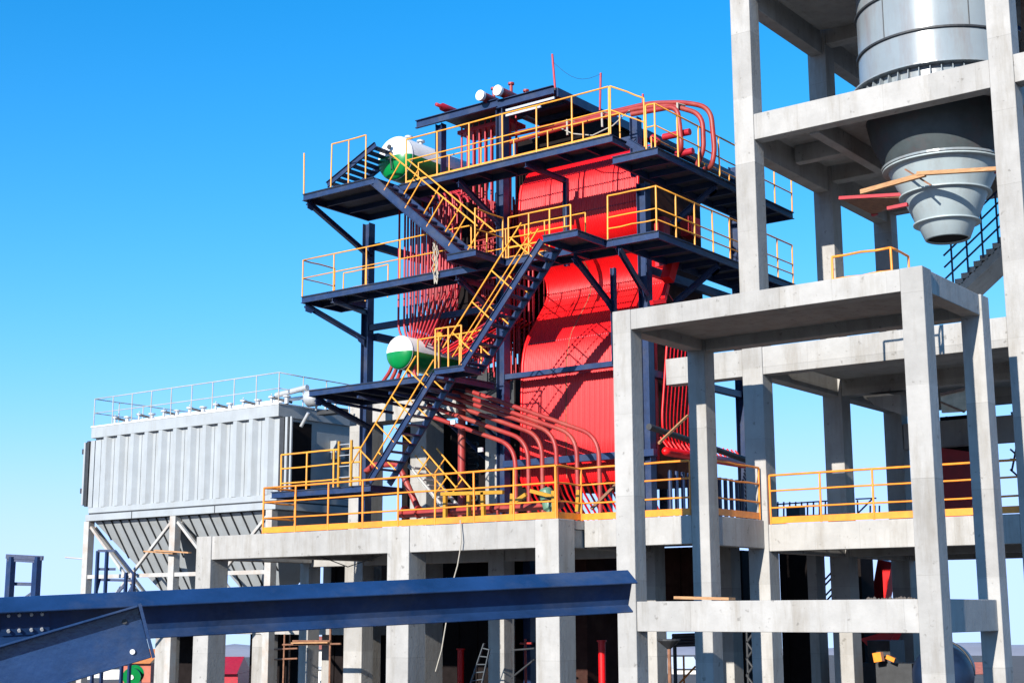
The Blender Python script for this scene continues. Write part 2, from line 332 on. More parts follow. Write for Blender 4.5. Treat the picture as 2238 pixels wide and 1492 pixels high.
# --- silo tower frame
t = thing('silo_tower_frame', 'tall concrete tower frame that holds the grey silo', 'concrete frame', (-15, 41, G0))
TX = ((-18.143, -17.543), (-11.01, -10.41)); TY = ((34.286, 34.858), (39.239, 39.858), (43.715, 44.239))
for x0, x1 in TX:
    for y0, y1 in TY: frame_col(t, x0, x1, y0, y1, 20.191)
for z0, z1, zs in ((12.724, 13.457, 13.286), (6.191, 6.933, 6.781), (1.524, 2.219, 2.048), (17.096, 17.81, 17.619)):
    for (y0, y1) in TY:
        a, bb = (-17.54, -11.013)
        frame_beam(t, a, bb, y0+.02, y0+.45, z0, z1)
    for x0, x1 in TX:
        for (ya, yb) in ((34.861, 39.236), (39.861, 43.712)): frame_beam(t, x0+.1, x1-.1, ya, yb, z0-.3 if z0 > 12 else z0, z1-.003)
# floors
def ring_slab(t, z0, z1, hx, hy, hr, x0, x1, y0, y1):
    n = 48; vs = []; fs = []
    for z in (z0, z1):
        for k in range(n): a = 2*math.pi*k/n; vs.append((hx+hr*math.cos(a), hy+hr*math.sin(a), z))
        for k in range(n):
            a = 2*math.pi*k/n; c, s_ = math.cos(a), math.sin(a)
            q = min((x1-hx)/c if c > 1e-6 else ((x0-hx)/c if c < -1e-6 else 1e9), (y1-hy)/s_ if s_ > 1e-6 else ((y0-hy)/s_ if s_ < -1e-6 else 1e9))
            vs.append((hx+q*c, hy+q*s_, z))
    for k in range(n):
        j = (k+1) % n
        fs += [(k, n+k, n+j, j), (2*n+k, 2*n+j, 3*n+j, 3*n+k), (k, j, 2*n+j, 2*n+k), (n+k, 3*n+k, 3*n+j, n+j)]
    m_ = MB(); m_.add(vs, fs); return m_.build('floor_slab', CON, t)
SX, SY = -13.334, 37.144
ring_slab(t, 13.181, 13.324, SX, SY, 1.905, -18., -10.572, 34.715, 39.258)
bx('floor_slab', CON, t, -18., -10.572, 39.667, 43.715, 13.181, 13.324)
bx('floor_slab', CON, t, -17.534, -11.019, 34.725, 43.696, 6.667, 6.81)
bx('floor_slab', CON, t, -17.534, -11.019, 34.725, 43.696, 1.952, 2.095)
bx('floor_slab', CON, t, -18., -10.572, 39.667, 43.715, 17.524, 17.667)
ring_slab(t, 17.524, 17.667, SX, SY, 2.095, -18., -10.572, 34.715, 39.258)
frame_beam(t, -16.096, -15.81, 34.725, 39.229, 12.667, 13.177)
frame_beam(t, -17.524, -16.098, 36.763, 37.048, 12.667, 13.177)
frame_beam(t, -17.52, -11.02, 43.75, 44.15, aY(1900, 987, 43.75).z, aY(1900, 932, 43.75).z)  # low rear tie
frame_beam(t, -20.534, -18.147, 34.305, 34.763, 6.191, 6.924)         # stub of the mid-level beam past the column
frame_beam(t, -10.407, -6.667, 34.305, 34.763, 6.191, 6.924)
frame_beam(t, -10.407, -6.667, 34.305, 34.763, 1.524, 2.21)
frame_beam(t, -10.407, -6.667, 34.305, 34.763, 12.724, 13.448)
# --- boiler deck
t = thing('boiler_deck', 'long low concrete deck on square columns under the boiler', 'concrete frame', (-27, 33, G0))
for x0, x1 in ((-35.17, -34.49), (-27.2, -26.4), (-22.1, -21.36)): frame_col(t, x0, x1, 30.2, 30.93, 2.34)
frame_beam(t, -34.487, -27.203, 30.23, 30.8, 1.62, 2.335); frame_beam(t, -26.397, -22.103, 30.23, 30.8, 1.62, 2.335)
bx('deck_slab', CON, t, -32.4, -17.75, 31.75, 41.5, 2.1, 2.325); bx('deck_slab', CON, t, -32.4, -21.37, 30.803, 31.747, 2.1, 2.325)
frame_beam(t, -21.357, -18.145, 31.37, 31.745, 1.64, 2.34); frame_beam(t, -17.95, -17.66, 31.863, 34.28, 1.6, 2.33)
frame_beam(t, -35.1, -34.6, 30.94, 34.7, 1.62, 2.33); frame_beam(t, -21.36-.5, -21.36-.06, 30.94, 34.7, 1.62, 2.09)
frame_beam(t, -32.4, -31.9, 30.94, 34.7, 1.62, 2.09)
for x0, x1 in ((-35.2, -34.78), (-33.15, -32.35), (-27.2, -26.6), (-22.05, -21.3)): frame_col(t, x0, x1, 34.75, 35.3, 2.09)
for x0, x1 in ((-38.6, -38.1), (-31.2, -30.6), (-27.2, -26.6), (-22.05, -21.4), (-18.9, -18.6)): frame_col(t, x0, x1, 39.3, 39.9, 2.09)
frame_beam(t, -34.77, -22.06, 34.8, 35.2, 1.5, 2.09)
# the ground storey walling behind the columns
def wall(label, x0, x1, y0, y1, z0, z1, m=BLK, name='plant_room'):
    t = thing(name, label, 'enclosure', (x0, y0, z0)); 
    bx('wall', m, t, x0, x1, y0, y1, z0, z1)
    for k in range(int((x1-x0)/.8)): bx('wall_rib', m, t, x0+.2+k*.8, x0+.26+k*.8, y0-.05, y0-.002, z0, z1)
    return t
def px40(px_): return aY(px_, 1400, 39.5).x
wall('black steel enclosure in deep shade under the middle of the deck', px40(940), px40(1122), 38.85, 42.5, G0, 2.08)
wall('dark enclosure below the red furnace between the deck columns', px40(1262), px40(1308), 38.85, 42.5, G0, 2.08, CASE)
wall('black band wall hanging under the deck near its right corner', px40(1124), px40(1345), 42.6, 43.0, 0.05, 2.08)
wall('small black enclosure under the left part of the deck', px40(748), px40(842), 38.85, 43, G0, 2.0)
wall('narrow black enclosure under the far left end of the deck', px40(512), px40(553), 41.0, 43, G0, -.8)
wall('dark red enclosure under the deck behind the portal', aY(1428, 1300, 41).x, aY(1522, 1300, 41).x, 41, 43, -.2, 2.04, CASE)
# low slab building under the baghouse
t = thing('low_concrete_frame', 'low concrete base with short columns under the grey baghouse', 'concrete frame', (-41, 38, G0))
for x0 in (-51.4, -45.15, -39.75): frame_col(t, x0, x0+.62, 36.9, 37.6, -.76)
bx('slab', CON, t, -53, -33.5, 36.85, 40.5, -.755, -.35, bevel=.015); bx('back_wall', BLK, t, -47.6, -45.8, 40, 40.3, G0, -.76); bx('back_wall', BLK, t, -43.2, -40.9, 40, 40.3, G0, -.76)
# concrete portal behind the stairs
t = thing('economiser_support', 'concrete goalpost frame half hidden behind the lower stair', 'concrete frame', (-32, 37, 2.3))
frame_col(t, -34.23, -33.46, 36.0, 36.9, 6.35, 2.2 if False else G0); frame_col(t, -31.45, -30.75, 36.0, 36.9, 6.35, G0)
frame_beam(t, -34.23, -29.5, 36.0, 36.9, 6.353, 7.25); frame_col(t, -28.29, -27.83, 36.0, 36.45, 6.2, 2.33)
# ================================================================ SILO
t = thing('silo', 'grey steel silo with ring flanges and stepped funnel held in the concrete tower', 'silo', (SX, SY, 14.0))
R = 2.10
AX = (SX, SY, 0)
def rev(name, prof, m=SIL, n=72, smooth=True): return MB().lathe(AX, (0, 0, 1), prof, n, smooth).build(name, m, t)
rev('shell', [(14.019, R), (15.000, R), (16.2, R), (17.5, R), (19.2, R), (19.2, .1)])
for z in (14.991, 16.191, 17.429):
    rev('ring_flange', [(z, R-.01), (z, R+.06), (z+.05, R+.06), (z+.05, R-.01)], DARK, 72, False)
for z in (14.000, 13.486):
    rev('ring_flange', [(z, R-.01), (z, R+.22), (z+.04, R+.22), (z+.04, R-.01)], SIL, 72, False)
rev('skirt', [(13.238, R-.02), (14.000, R-.02)])
gs = 48
for k in range(gs):
    a = 2*math.pi*k/gs; c, s_ = math.cos(a), math.sin(a); p = V((SX, SY, 0)); tt = V((-s_, c, 0))*.012; rr = V((c, s_, 0))
    if s_ > .5: continue
    vs = [p+rr*(R-.01)+tt+V((0, 0, 13.524)), p+rr*(R+.2)+tt+V((0, 0, 13.524)), p+rr*(R+.08)+tt+V((0, 0, 14.000)), p+rr*(R-.01)+tt+V((0, 0, 14.000))]
    vs += [v-2*tt for v in vs]
    m_ = MB(); m_.add(vs, [(0,1,2,3), (7,6,5,4), (0,4,5,1), (1,5,6,2), (2,6,7,3), (3,7,4,0)]); m_.build('gusset', SIL, t)
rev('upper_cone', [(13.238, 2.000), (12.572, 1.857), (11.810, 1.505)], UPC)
rev('funnel', [(11.810, 1.505), (11.715, 1.448), (11.048, 1.124), (10.953, 1.086), (10.238, 0.790), (10.191, 0.743), (9.810, 0.590), (9.791, 0.552), (10.286, 0.629), (11.429, 0.952)], FUN)
rev('cone_rim', [(11.80, 1.52), (11.80, 1.64), (11.86, 1.64), (11.86, 1.52)], SIL, 64, False)
for z, r_ in ((11.743, 1.505), (10.991, 1.105), (10.219, 0.771)):
    rev('funnel_flange', [(z, r_-.05), (z, r_+.11), (z+.04, r_+.11), (z+.04, r_-.05)], FUN, 64, False)
rev('mouth_dark_disc', [(9.86, .56), (9.861, .0)], BLK)  # black disc put in for the darkness inside the open funnel
for k in range(6):
    a = -1.9+k*.55; MB().box(SX+(R+.004)*math.cos(a)-.012, SX+(R+.004)*math.cos(a)+.012, SY+(R+.004)*math.sin(a)-.012, SY+(R+.004)*math.sin(a)+.012, 15.03+1.19*(k % 2), 16.19+1.19*(k % 2)).build('plate_seam', DARK, t)
# scaffold planks and red bars round the funnel
def planks(label, pts, w_, h_, m, cat='plank', name='scaffold_plank', group='timbers around the silo funnel'):
    o = MB().bar(pts[0], pts[1], w_, h_).build(name, m); return tag(o, label, cat, group)
planks('brown timber plank sloping up to the left side of the silo funnel', (aY(1882, 420, 35.52), aY(2022, 381, 35.33)), .12, .12, WOOD)
planks('long brown timber running right from the funnel front to the tower column', (aY(2005, 380, 35.33), aY(2182, 369, 35.24)), .12, .1, WOOD)
planks('thin dark bar leaning across the upper funnel', (aY(1978, 370, 35.62), aY(2035, 405, 35.43)), .04, .04, RUST)
planks('red bar beneath the sloping plank beside the funnel', (aY(1834, 433, 36.67), aY(1990, 424, 36.67)), .07, .09, PINK)
planks('short red bar end under the brown board by the funnel', (aY(1940, 456, 36.19), aY(1984, 447, 36.19)), .12, .09, PINK)
planks('red and brown bar tilted behind the right side of the funnel', (aY(2118, 402, 37.62), aY(2176, 375, 37.33)), .08, .08, PINK)
t = thing('hanging_tray', 'rusty triangular tray hanging left of the silo funnel', 'scaffold', tuple(aY(1900, 450, 37.14)), None)
m_ = MB(); q = [aY(1838, 432, 36.67), aY(1985, 427, 36.67), aY(1960, 448, 38.38), aY(1908, 466, 38.38)]
m_.add(q+[p-V((0, 0, .05)) for p in q], [(0,1,2,3), (7,6,5,4), (0,4,5,1), (1,5,6,2), (2,6,7,3), (3,7,4,0)]); m_.build('tray_floor', RUST, t)
MB().bar(aY(1905, 468, 38.33), aY(1917, 464, 38.33), .12, .14).build('tray_end', PINK, t)
# ================================================================ BAGHOUSE
BX0, BX1, BY0, BY1 = -45.72, -35.66, 34.0, 38.6
t = thing('baghouse', 'long grey ribbed dust filter house with twin hoppers on a braced frame', 'filter house', (-40.7, 36, G0))
# ribbed front wall (trapezoid ribs)
pr = []; pitch = (BX1-BX0-.5)/12
x = BX0+.02; pr.append((x, 0)); x0 = BX0+.35
for k in range(12):
    c = x0+k*pitch
    pr += [(c+.26, 0), (c+.35, -.16), (c+.53, -.16), (c+.66, 0)]
pr.append((BX1-.02, 0)); vs = []
for z in (3.93, 6.56):
    vs += [(px_, BY0+.12+o, z) for px_, o in pr]
n = len(pr); m_ = MB(); m_.add(vs, [(i, i+1, n+i+1, n+i) for i in range(n-1)]); fr = m_.build('front_wall', BAG, t)
sm = MB()
for k in range(12): sm.box(x0+k*pitch+.02, x0+k*pitch+.032, BY0+.113, BY0+.119, 3.94, 6.55)
sm.build('panel_seam', DARK, t)
bx('body', BAG, t, BX0+.01, BX1-.02, BY0+.14, BY1, 3.95, 6.8)
bx('fascia', BAG, t, BX0-.06, BX1+.06, BY0-.05, BY1+.05, 6.56, 6.97, bevel=.01)
bx('roof_edge', WHT, t, BX0-.08, BX1+.08, BY0-.07, BY1+.07, 6.973, 7.02)
bx('base_beam', BAG, t, BX0-.05, BX1+.04, BY0-.02, BY1, 3.72, 3.925, bevel=.008); bx('base_beam', BAG, t, BX0-.1, BX1+.08, BY0-.1, BY1, 3.42, 3.66, bevel=.008)
bx('ledge', DARK, t, BX0-.04, BX1+.03, BY0, BY1, 3.662, 3.718)
for x in (-43.1, -38.6): bx('beam_stiffener', DARK, t, x, x+.03, BY0-.115, BY0-.102, 3.42, 3.66)
# opened side door stack and doorway on the shaded side
bx('doorway', BLK, t, BX1-.015, BX1+.006, BY0+.45, BY0+1.6, 3.95, 6.45)
for k, (xa, xb, mm) in enumerate(((.05, .27, DARK), (.29, .4, BAG), (.43, .5, DARK), (.52, .6, BAG))):
    bx('door_leaf', mm, t, BX1+xa, BX1+xb, BY0+.02+.03*(k % 2), BY0+.12, 3.98, 6.52, bevel=.01)
for yy in (BY0+2.55, BY0+3.5): bx('cabinet', BAG, t, BX1-.01, BX1+.28, yy, yy+.45, 5.3, 5.95, bevel=.01)
# end doors on the left
d = bx('end_door', BAG, t, BX0-.62, BX0-.52, BY0+.05, BY0+.7, 4.05, 6.45, bevel=.01)
bx('end_door', DARK, t, BX0-.5, BX0-.36, BY0+.1, BY0+.7, 4.0, 6.5, bevel=.01); bx('end_door', BAG, t, BX0-.33, BX0-.08, BY0+.15, BY0+.6, 3.95, 6.5, bevel=.01)
for z in (4.5, 6.0): MB().tube([(BX0-.66, BY0+.05, z), (BX0-.66, BY0+.05, z+.2)], .03).build('hinge', DARK, t)
# hoppers
def hopper(xa, xb, xc, xd):
    zt, zb = 3.4, .8; y0, y1, y2, y3 = BY0+.15, BY1-.2, BY0+1.85, BY0+2.5
    vs = [(xa,y0,zt),(xb,y0,zt),(xb,y1,zt),(xa,y1,zt),(xc,y2,zb),(xd,y2,zb),(xd,y3,zb),(xc,y3,zb)]
    m_ = MB(); m_.add(vs, [(0,1,5,4),(1,2,6,5),(2,3,7,6),(3,0,4,7),(4,5,6,7)]); hp = m_.build('hopper', BAG, t)
    rb = MB(); n = 9
    for k in range(1, n):
        xt = xa+(xb-xa)*k/n; xq = min(max(xt, xc), xd); 
        # intersect vertical rib with the tapered ends
        f = 1.0
        if xt < xc: f = (xt-xa)/(xc-xa)
        if xt > xd: f = (xb-xt)/(xb-xd)
        rb.bar((xt, y0-.03, zt), (xt, y0+(y2-y0)*f-.03, zt+(zb-zt)*f), .035, .06)
    rb.build('rib', DARK, hp)
    bx('outlet', BAG, hp, xc-.15, xd+.15, y2-.1, y3+.1, zb-.28, zb-.003)
hopper(BX0+.15, -40.95, -43.6, -41.9); hopper(-40.75, BX1-.2, -39.2, -37.3)
for x0 in (-45.92, -40.98, -36.06):
    for y0 in (BY0-.08, BY1-.4):
        bx('leg', LEG, t, x0, x0+.3, y0, y0+.28, G0, 3.415, bevel=.01)
ty = BY0+.03
for p, q in (((-45.6, 3.2), (-41.0, -.7)), ((-41.0, 3.2), (-45.6, -.7)), ((-40.65, 3.2), (-36.1, -.7)), ((-36.1, 3.2), (-40.65, -.7))):
    MB().bar((p[0], ty, p[1]), (q[0], ty+.004, q[1]), .1, .1).build('brace', LEG, t)
for xa, xb in ((-45.615, -40.985), (-40.675, -36.065)): bx('tie', LEG, t, xa, xb, BY0-.03, BY0+.12, 1.28, 1.42)
for xa in (-45.7, -40.8): MB().bar((xa+.1, BY0+.2, 3.2), (xa+.1, BY1-.4, -.7), .1, .1).build('brace', LEG, t)
# pulse valves and manifold on the roof
for k in range(7):
    x = -44.9+k*1.42
    v = thing('pulse_valve', 'small grey valve with handwheel on the baghouse roof, one of a row', 'valve', (x, BY0+.35, 7.02), 'valves along the baghouse roof')
    MB().lathe((x, BY0+.35, 7.02), (0, 0, 1), [(0, .0), (0, .09), (.04, .09), (.05, .05), (.26, .05), (.27, .12), (.33, .12), (.34, .02), (.42, .02), (.42, 0)], 14, False).build('valve_body', GALV, v)
    MB().tube([(x+.05, BY0+.35, 7.3), (x+.75, BY0+.6, 7.1)], .045).build('arm', DARK, v)
    v2 = thing('vent_stub', 'short flanged vent pipe between valves on the baghouse roof', 'vent', (x+.8, BY0+.3, 7.02), 'vents along the baghouse roof')
    MB().lathe((x+.8, BY0+.3, 7.02), (0, 0, 1), [(0, .08), (.22, .08), (.22, .14), (.27, .14), (.27, 0)], 14, False).build('stub', GALV, v2)
t = thing('manifold_pipe', 'pale horizontal manifold pipe with round end vessel at the baghouse corner', 'pipe', (-36, 35, 7.2))
MB().tube([(-45.2, 35.0, 7.2), (-35.2, 35.0, 7.3)], .07, 12).build('pipe', WHT, t)
p = aY(668, 868, 35.0)
MB().tube([(-36.4, 34.6, 7.42), (-34.9, 34.6, 7.55)], .1, 14).build('pipe', GALV, t)
c = aY(675, 870, 34.8)
MB().lathe(c, (1, 0.1, 0), [(-.12, 0), (-.1, .2), (0, .3), (.35, .3), (.45, .2), (.5, 0)], 24).build('vessel', GALV, t)
MB().box(c.x+.1, c.x+1.2, c.y+.3, c.y+.7, c.z-.55, c.z-.4).build('support', DARK, t)
for k in range(3): MB().tube([(c.x+.15+.45*k, c.y+.2, c.z-.4), (c.x+.2+.45*k, c.y+.2, c.z-.1)], .04).build('support', GALV, t)
MB().tube([(c.x, c.y, c.z-.5), (c.x-.35, c.y, c.z-.95)], .06).build('support', GALV, t)
rl = [(BX1+.0, BY1, 7.02), (BX1, BY0, 7.02), (BX0, BY0, 7.02), (BX0, BY1, 7.02)]
railing('pale thin railing around the flat baghouse roof', rl, 1.05, 1.12, LEG, (.48,), .02, 0, None)
# ================================================================ FOREGROUND GIRDERS
def girder(label, pr_, pl, w_, h_, rollv, end_plate=False):
    t = thing('steel_girder', label, 'girder', tuple(pl), 'blue girders in the foreground')
    MB().ibeam(V(pr_)+(V(pl)-V(pr_))*(1.85 if not end_plate else 2.8), pr_, w_, h_, rollv, .014 if not end_plate else .014).build('i_section', GIRD, t, .004)
    return t
gr, gl = aD(1378, 1291, 11.5), aD(-60, 1361, 9.9)
dx = (gr-gl).normalized(); side = V((0, 0, 1)).cross(dx)
if side.y > 0: side = -side
sd = side*math.cos(math.radians(29))-V((0, 0, 1))*math.sin(math.radians(29))
g1 = girder('long blue steel girder crossing the whole lower left in front of everything', gr, gl, .21, .27, sd)
g2r, g2l = aD(316, 1378, 8.9), aD(-80, 1496, 8.6)
g2 = girder('shorter blue girder sloping down at the lower left corner with bolt holes', g2r, g2l, .2, .33, (g2r-g2l).cross(V((0, 0, 1))), True)
dd = (g2r-g2l).normalized(); sd2 = dd.cross(V((0, 0, 1))).normalized()
MB().bar(g2r+dd*.003, g2r+dd*.022, .21, .34, sd2).build('end_plate', GIRD, g2)
for p in (g2r-dd*.09+sd2*-.0, ): pass
for f, yy in ((.1, -.1), (.1, .09)):
    c = g2r-dd*f; nz = sd2.cross(dd); nz = nz if nz.z > 0 else -nz
    s1 = sd2 if sd2.y < 0 else -sd2
    MB().tube([c+nz*yy+s1*.0075, c+nz*yy+s1*.02], .016, 12).build('bolt', WHT if yy < 0 else DARK, g2)
dg = (gr-gl).normalized(); ng = sd.cross(dg); ng = ng if ng.z > 0 else -ng; fs_ = sd if sd.y < 0 else -sd
c = gr.lerp(gl, .93)
MB().prof(c-dg*.16, c+dg*.16, [(.0075, -.1), (.018, -.1), (.018, .1), (.0075, .1)], fs_).build('splice_plate', GIRD, g1)
for a_ in (-.11, -.04, .04, .11):
    for b_ in (-.06, .06): MB().tube([c+dg*a_+ng*b_+fs_*.016, c+dg*a_+ng*b_+fs_*.034], .012, 6, smooth=False).build('bolt', GALV, g1)
# trestles carrying the girders (standing below the picture)
def trestle(p, label, h_):
    z0 = gz(p.x, p.y); t = thing('trestle', label, 'trestle', (p.x, p.y, z0))
    zt = p.z-h_
    MB().box(p.x-.08, p.x+.08, p.y-.5, p.y+.5, zt-.12, zt).build('cap_beam', RUST, t)
    for s_ in (-1, 1): MB().bar((p.x, p.y+s_*.45, z0), (p.x, p.y+s_*.3, zt-.12), .08, .08).build('leg', RUST, t)
trestle(gr.lerp(gl, 1.12), 'steel trestle carrying the long blue girder just beyond the left edge', .36)
trestle(gr.lerp(gl, 1.75), 'steel trestle carrying the far left end of the long blue girder', .36)
trestle(g2r.lerp(g2l, 1.6), 'steel trestle under the sloping short girder, beyond the left edge', .42)
trestle(g2r.lerp(g2l, 2.6), 'low steel trestle at the lower end of the short girder', .42)
# ================================================================ BOILER
# --- steel frame
t = thing('steel_support', 'blue steel column and beam frame around the red boiler', 'steel frame', (-27, 37, 2.33))
def hcol(x, y, z0, z1, s=.26, m=BLUE, tt=None): MB().ibeam((x, y, z0), (x, y, z1), s, s, (0, 1, 0), .02).build('column', m, tt or t)
XA, XB, XC, XP = -32.3, -26.6, -21.42, -29.15
YC, YR = 34.75, 40.4
for x, zt in ((XA, 12.9), (XB, 16.0), (XC, 12.3)): hcol(x, YC, 2.33, zt, .3)
hcol(XP, YC, 13.08, 15.75, .26); hcol(XC, 34.4, 12.44, 14.2, .26)
for x, zt in ((XA, 12.9), (XB, 15.7), (XC, 14.2), (-24.3, 15.7)): hcol(x, YR, 2.33, zt, .3)
hcol(-24.0, 34.5, 10.15, 12.85, .14); hcol(-22.35, 34.5, 7.0, 9.85, .14)
def hb(x0, x1, y0, y1, z0, z1): return bx('beam', BLUE, t, x0, x1, y0, y1, z0, z1, bevel=.006)
hb(XB+.16, XC-.16, 34.62, 34.86, 6.98, 7.14); hb(XB+.16, XC+.3, 34.5, 34.72, 4.28, 4.48)
hb(XA+.16, XB-.16, 34.65, 34.85, 9.2, 9.4) ; hb(XA+.1, XA+.3, YC+.2, YR-.2, 12.0, 12.25); hb(XA+.1, XA+.3, YC+.2, YR-.2, 8.9, 9.15)
hb(XB+.16, XC-.16, 34.64, 34.86, 13.55, 13.8); hb(XC-.1, XC+.12, YC+.1, YR-.2, 13.7, 13.95); hb(XC-.1, XC+.1, YC+.2, YR-.2, 9.6, 9.85); hb(XC-.1, XC+.1, YC+.2, YR-.2, 6.6, 6.8)
# --- roof
t = thing('boiler_roof', 'dark blue flat canopy with edge beams on top of the boiler', 'roof', (-27, 36, 15.8))
MB().chan((-30.02, 34.55, 15.86), (XB-.02, 34.55, 15.86), .1, .27, (0, -1, 0), .02).build('edge_beam', BLUE, t)
MB().chan((XB+.02, 34.5, 15.78), (-24.4, 34.5, 15.78), .1, .27, (0, -1, 0), .02).build('edge_beam', BLUE, t)
bx('roof_deck', DARK, t, -26.55, -24.42, 34.66, 40.3, 15.85, 15.92); bx('roof_deck', DARK, t, -29.0, -26.75, 34.66, 36.2, 15.85, 15.92)
bx('edge_beam', BLUE, t, -24.46, -24.36, 34.66, 40.3, 15.62, 15.9)
for k in range(5): bx('rafter', BLUE, t, -26.5, -24.5, 35.4+k*1.05, 35.55+k*1.05, 15.65, 15.845)
for k in range(2):
    p, q = aY(1106, 242+11*k, 34.42), aY(1212-30*k, 214+19*k, 34.42)
    MB().bar(p, q, .05, .07).build('pale_strip', GALV, t)
# --- platforms
platform('middle blue platform, deep end at the far left', -33.08, -31.9, 32.4, 34.3, 10.08, .9, .22, [((-33.0, 32.55, 9.82), (-32.3, 34.6, 8.9))])
platform('middle blue platform, narrow walkway in front of the tube bank', -31.897, -22.403, 32.4, 33.35, 10.08, .9, .22, [((-26.6, 32.45, 9.8), (-26.6, 34.6, 9.8)), ((-31.7, 32.45, 9.8), (-32.2, 34.6, 9.8))])
platform('middle blue platform, short right end in front of the furnace', -22.4, -21.003, 32.4, 33.35, 10.08, .9, .22,
         [((-22.4, 32.55, 9.82), (-22.4, 34.4, 8.75)), ((-26.6, 32.55, 9.82), (-26.6, 34.6, 8.9))])
platform('middle blue platform along the right side of the boiler', -21.0, -19.55, 32.4, 40.7, 10.08, .9, .22, [((-20.9, 32.55, 9.82), (-21.3, 34.6, 8.9)), ((-19.7, 36, 9.82), (-21.2, 36.0, 8.9)), ((-19.7, 40.4, 9.82), (-21.2, 40.4, 8.9))])
platform('top blue platform in front of the upper pipes', -28.9, -20.98, 32.4, 33.4, 13.08, .9, .22, [((-26.6, 32.55, 12.82), (-26.6, 34.6, 11.9)), ((-24.0, 32.45, 12.8), (-24.0, 34.6, 12.8))])
platform('upper right blue platform around the boiler corner, one step below the top one', -20.98, -19.52, 32.4, 40.75, 12.42, .9, .22, [((-19.7, 36, 12.2), (-21.2, 36.0, 11.3))])
platform('upper left blue platform beside the high drum, with ladder stair', -32.0, -28.95, 31.3, 34.4, 13.08, .8, .22, [((-31.9, 31.45, 12.85), (-31.9, 34.5, 11.6))])
platform('lowest blue platform under the lower drum', -32.1, -26.6, 31.85, 34.4, 6.85, .85, .2, [((-31.9, 32, 6.6), (-31.9, 34.6, 5.9))])
platform('small blue landing of the lowest stair just above the deck rail', -33.4, -29.2, 31.6, 33.2, 3.72, .8, .2)
platform('stair landing between lower and middle flights', -26.2, -25.1, 30.95, 31.84, 6.8, .8, .18)
platform('stair landing below the top flight', -25.75, -24.7, 30.95, 32.39, 10.08, .8, .2)
platform('landing at the head of the long middle stair', -22.35, -21.2, 30.95, 32.39, 10.08, .8, .2)
# --- stairs
stair('lowest blue stair rising right from the small landing', (-28.6, 30.98, 3.72), (-26.15, 30.98, 6.65), .8, 12, sides=(0, 1), rh=.95, rail_step=1.0, mid=())
stair('long blue stair rising right across the red wall', (-25.15, 30.98, 6.75), (-22.35, 30.98, 9.95), .8, 13, sides=(0, 1), rh=.95, rail_step=1.2)
stair('top blue stair rising left to the high drum', (-25.55, 31.35, 10.1), (-28.95, 31.35, 12.95), .85, 13, sides=(0, 1), rh=1.0, rail_step=1.15, sh=.26, mid=())
stair('short steep blue ladder stair at the far left end of the top platform', aY(716, 405, 32.3), aY(822, 317, 32.3), 1.0, 9, sides=(), sh=.2)
stair('short sloped blue step ramp between the two top platforms', (-20.95, 33.2, 13.08), (-20.1, 33.2, 12.44), .8, 3, sides=())
# --- boiler railings
Yf = 32.42
railing('railing on the left half of the middle platform', [(-33.03, 33.9, 10.08), (-33.03, Yf, 10.08), (-26.0, Yf, 10.08)], 1.22, 1.35, YEL, (.5,), .024, .0)
railing('railing on the middle platform from the right stair head round the corner', [(-24.6, Yf, 10.08), (-22.4, Yf, 10.08)], 1.22, .8, YEL, (.5, .25), .026, 0)
railing('railing on the right end of the middle platform and its side', [(-21.15, Yf, 10.08), (-19.58, Yf, 10.08), (-19.58, 40.6, 10.08)], 1.25, 1.05, YEL, (.5, .25), .026, 0)
railing('inner railing against the red furnace on the middle platform', [(-26.1, 33.3, 10.08), (-22.5, 33.3, 10.08)], 1.2, .8, YEL, (.5, .25), .022, 0)
railing('inner railing at the left end of the middle platform', [(-32.9, 34.2, 10.08), (-30.9, 34.2, 10.08)], 1.1, 1.0, YEL, (.5,), .022, 0)
railing('railing along the top platform in front of the upper pipes', [(-28.6, Yf, 13.08), (-21.05, Yf, 13.08)], 1.42, 1.25, YEL, (.52,), .026, .06)
railing('inner railing behind the top platform', [(-28.9, 33.35, 13.08), (-21.3, 33.35, 13.08)], .95, 1.25, YEL, (), .022, 0)
railing('short sloping rail joining the two top platforms', [(-21.0, Yf, 13.1), (-19.9, Yf, 12.5)], 1.4, 1.3, YEL, (.5,), .024, 0)
railing('railing around the upper right platform', [(-19.85, Yf, 12.42), (-19.56, Yf, 12.42), (-19.56, 40.7, 12.42)], 1.25, 1.15, YEL, (.5,), .026, 0)
railing('inner railing on the upper right platform near the pipe loops', [(-20.9, 34.4, 12.42), (-20.9, 40.6, 12.42)], 1.1, 1.4, YEL, (.5,), .022, 0)
railing('top-left railing beside the high drum', [(-30.75, 31.33, 13.08), (-29.3, 31.33, 13.08)], 1.42, .9, YEL, (), .024, 0)
p = thing('guard_rail', 'lone pale post at the far left corner of the top platform', 'railing', (-31.95, 31.33, 13.08), 'yellow pipe railings')
MB().tube([(-31.95, 31.33, 13.08), (-31.98, 31.33, 14.45)], .026, 8).build('post', YEL, p)
railing('railing on the landing between lower and middle flights', [(-26.15, 30.98, 6.8), (-25.2, 30.98, 6.8)], 1.15, .48, YEL, (), .026, 0)
railing('railing on the lowest platform behind the stair', [(-27.6, 31.9, 6.85), (-25.2, 31.9, 6.85)], 1.1, .9, YEL, (), .024, 0)
railing('railing on the landing below the top flight', [(-24.72, 31.0, 10.08), (-24.72, 32.3, 10.08)], 1.2, 1.2, YEL, (.5,), .025, 0)
railing('yellow gated railing on the small blue landing', [(-33.0, 31.65, 3.72), (-29.6, 31.65, 3.72)], 1.15, 1.05, YEL, (.62, .22), .03, 0)
t = thing('ladder_gate', 'yellow upright ladder gate in front of the pale concrete column', 'ladder', (-30.2, 31.55, 3.72))
for x in (-30.42, -29.9): MB().bar((x, 31.55, 3.72), (x, 31.55, 5.1), .07, .05).build('stile', MYEL, t)
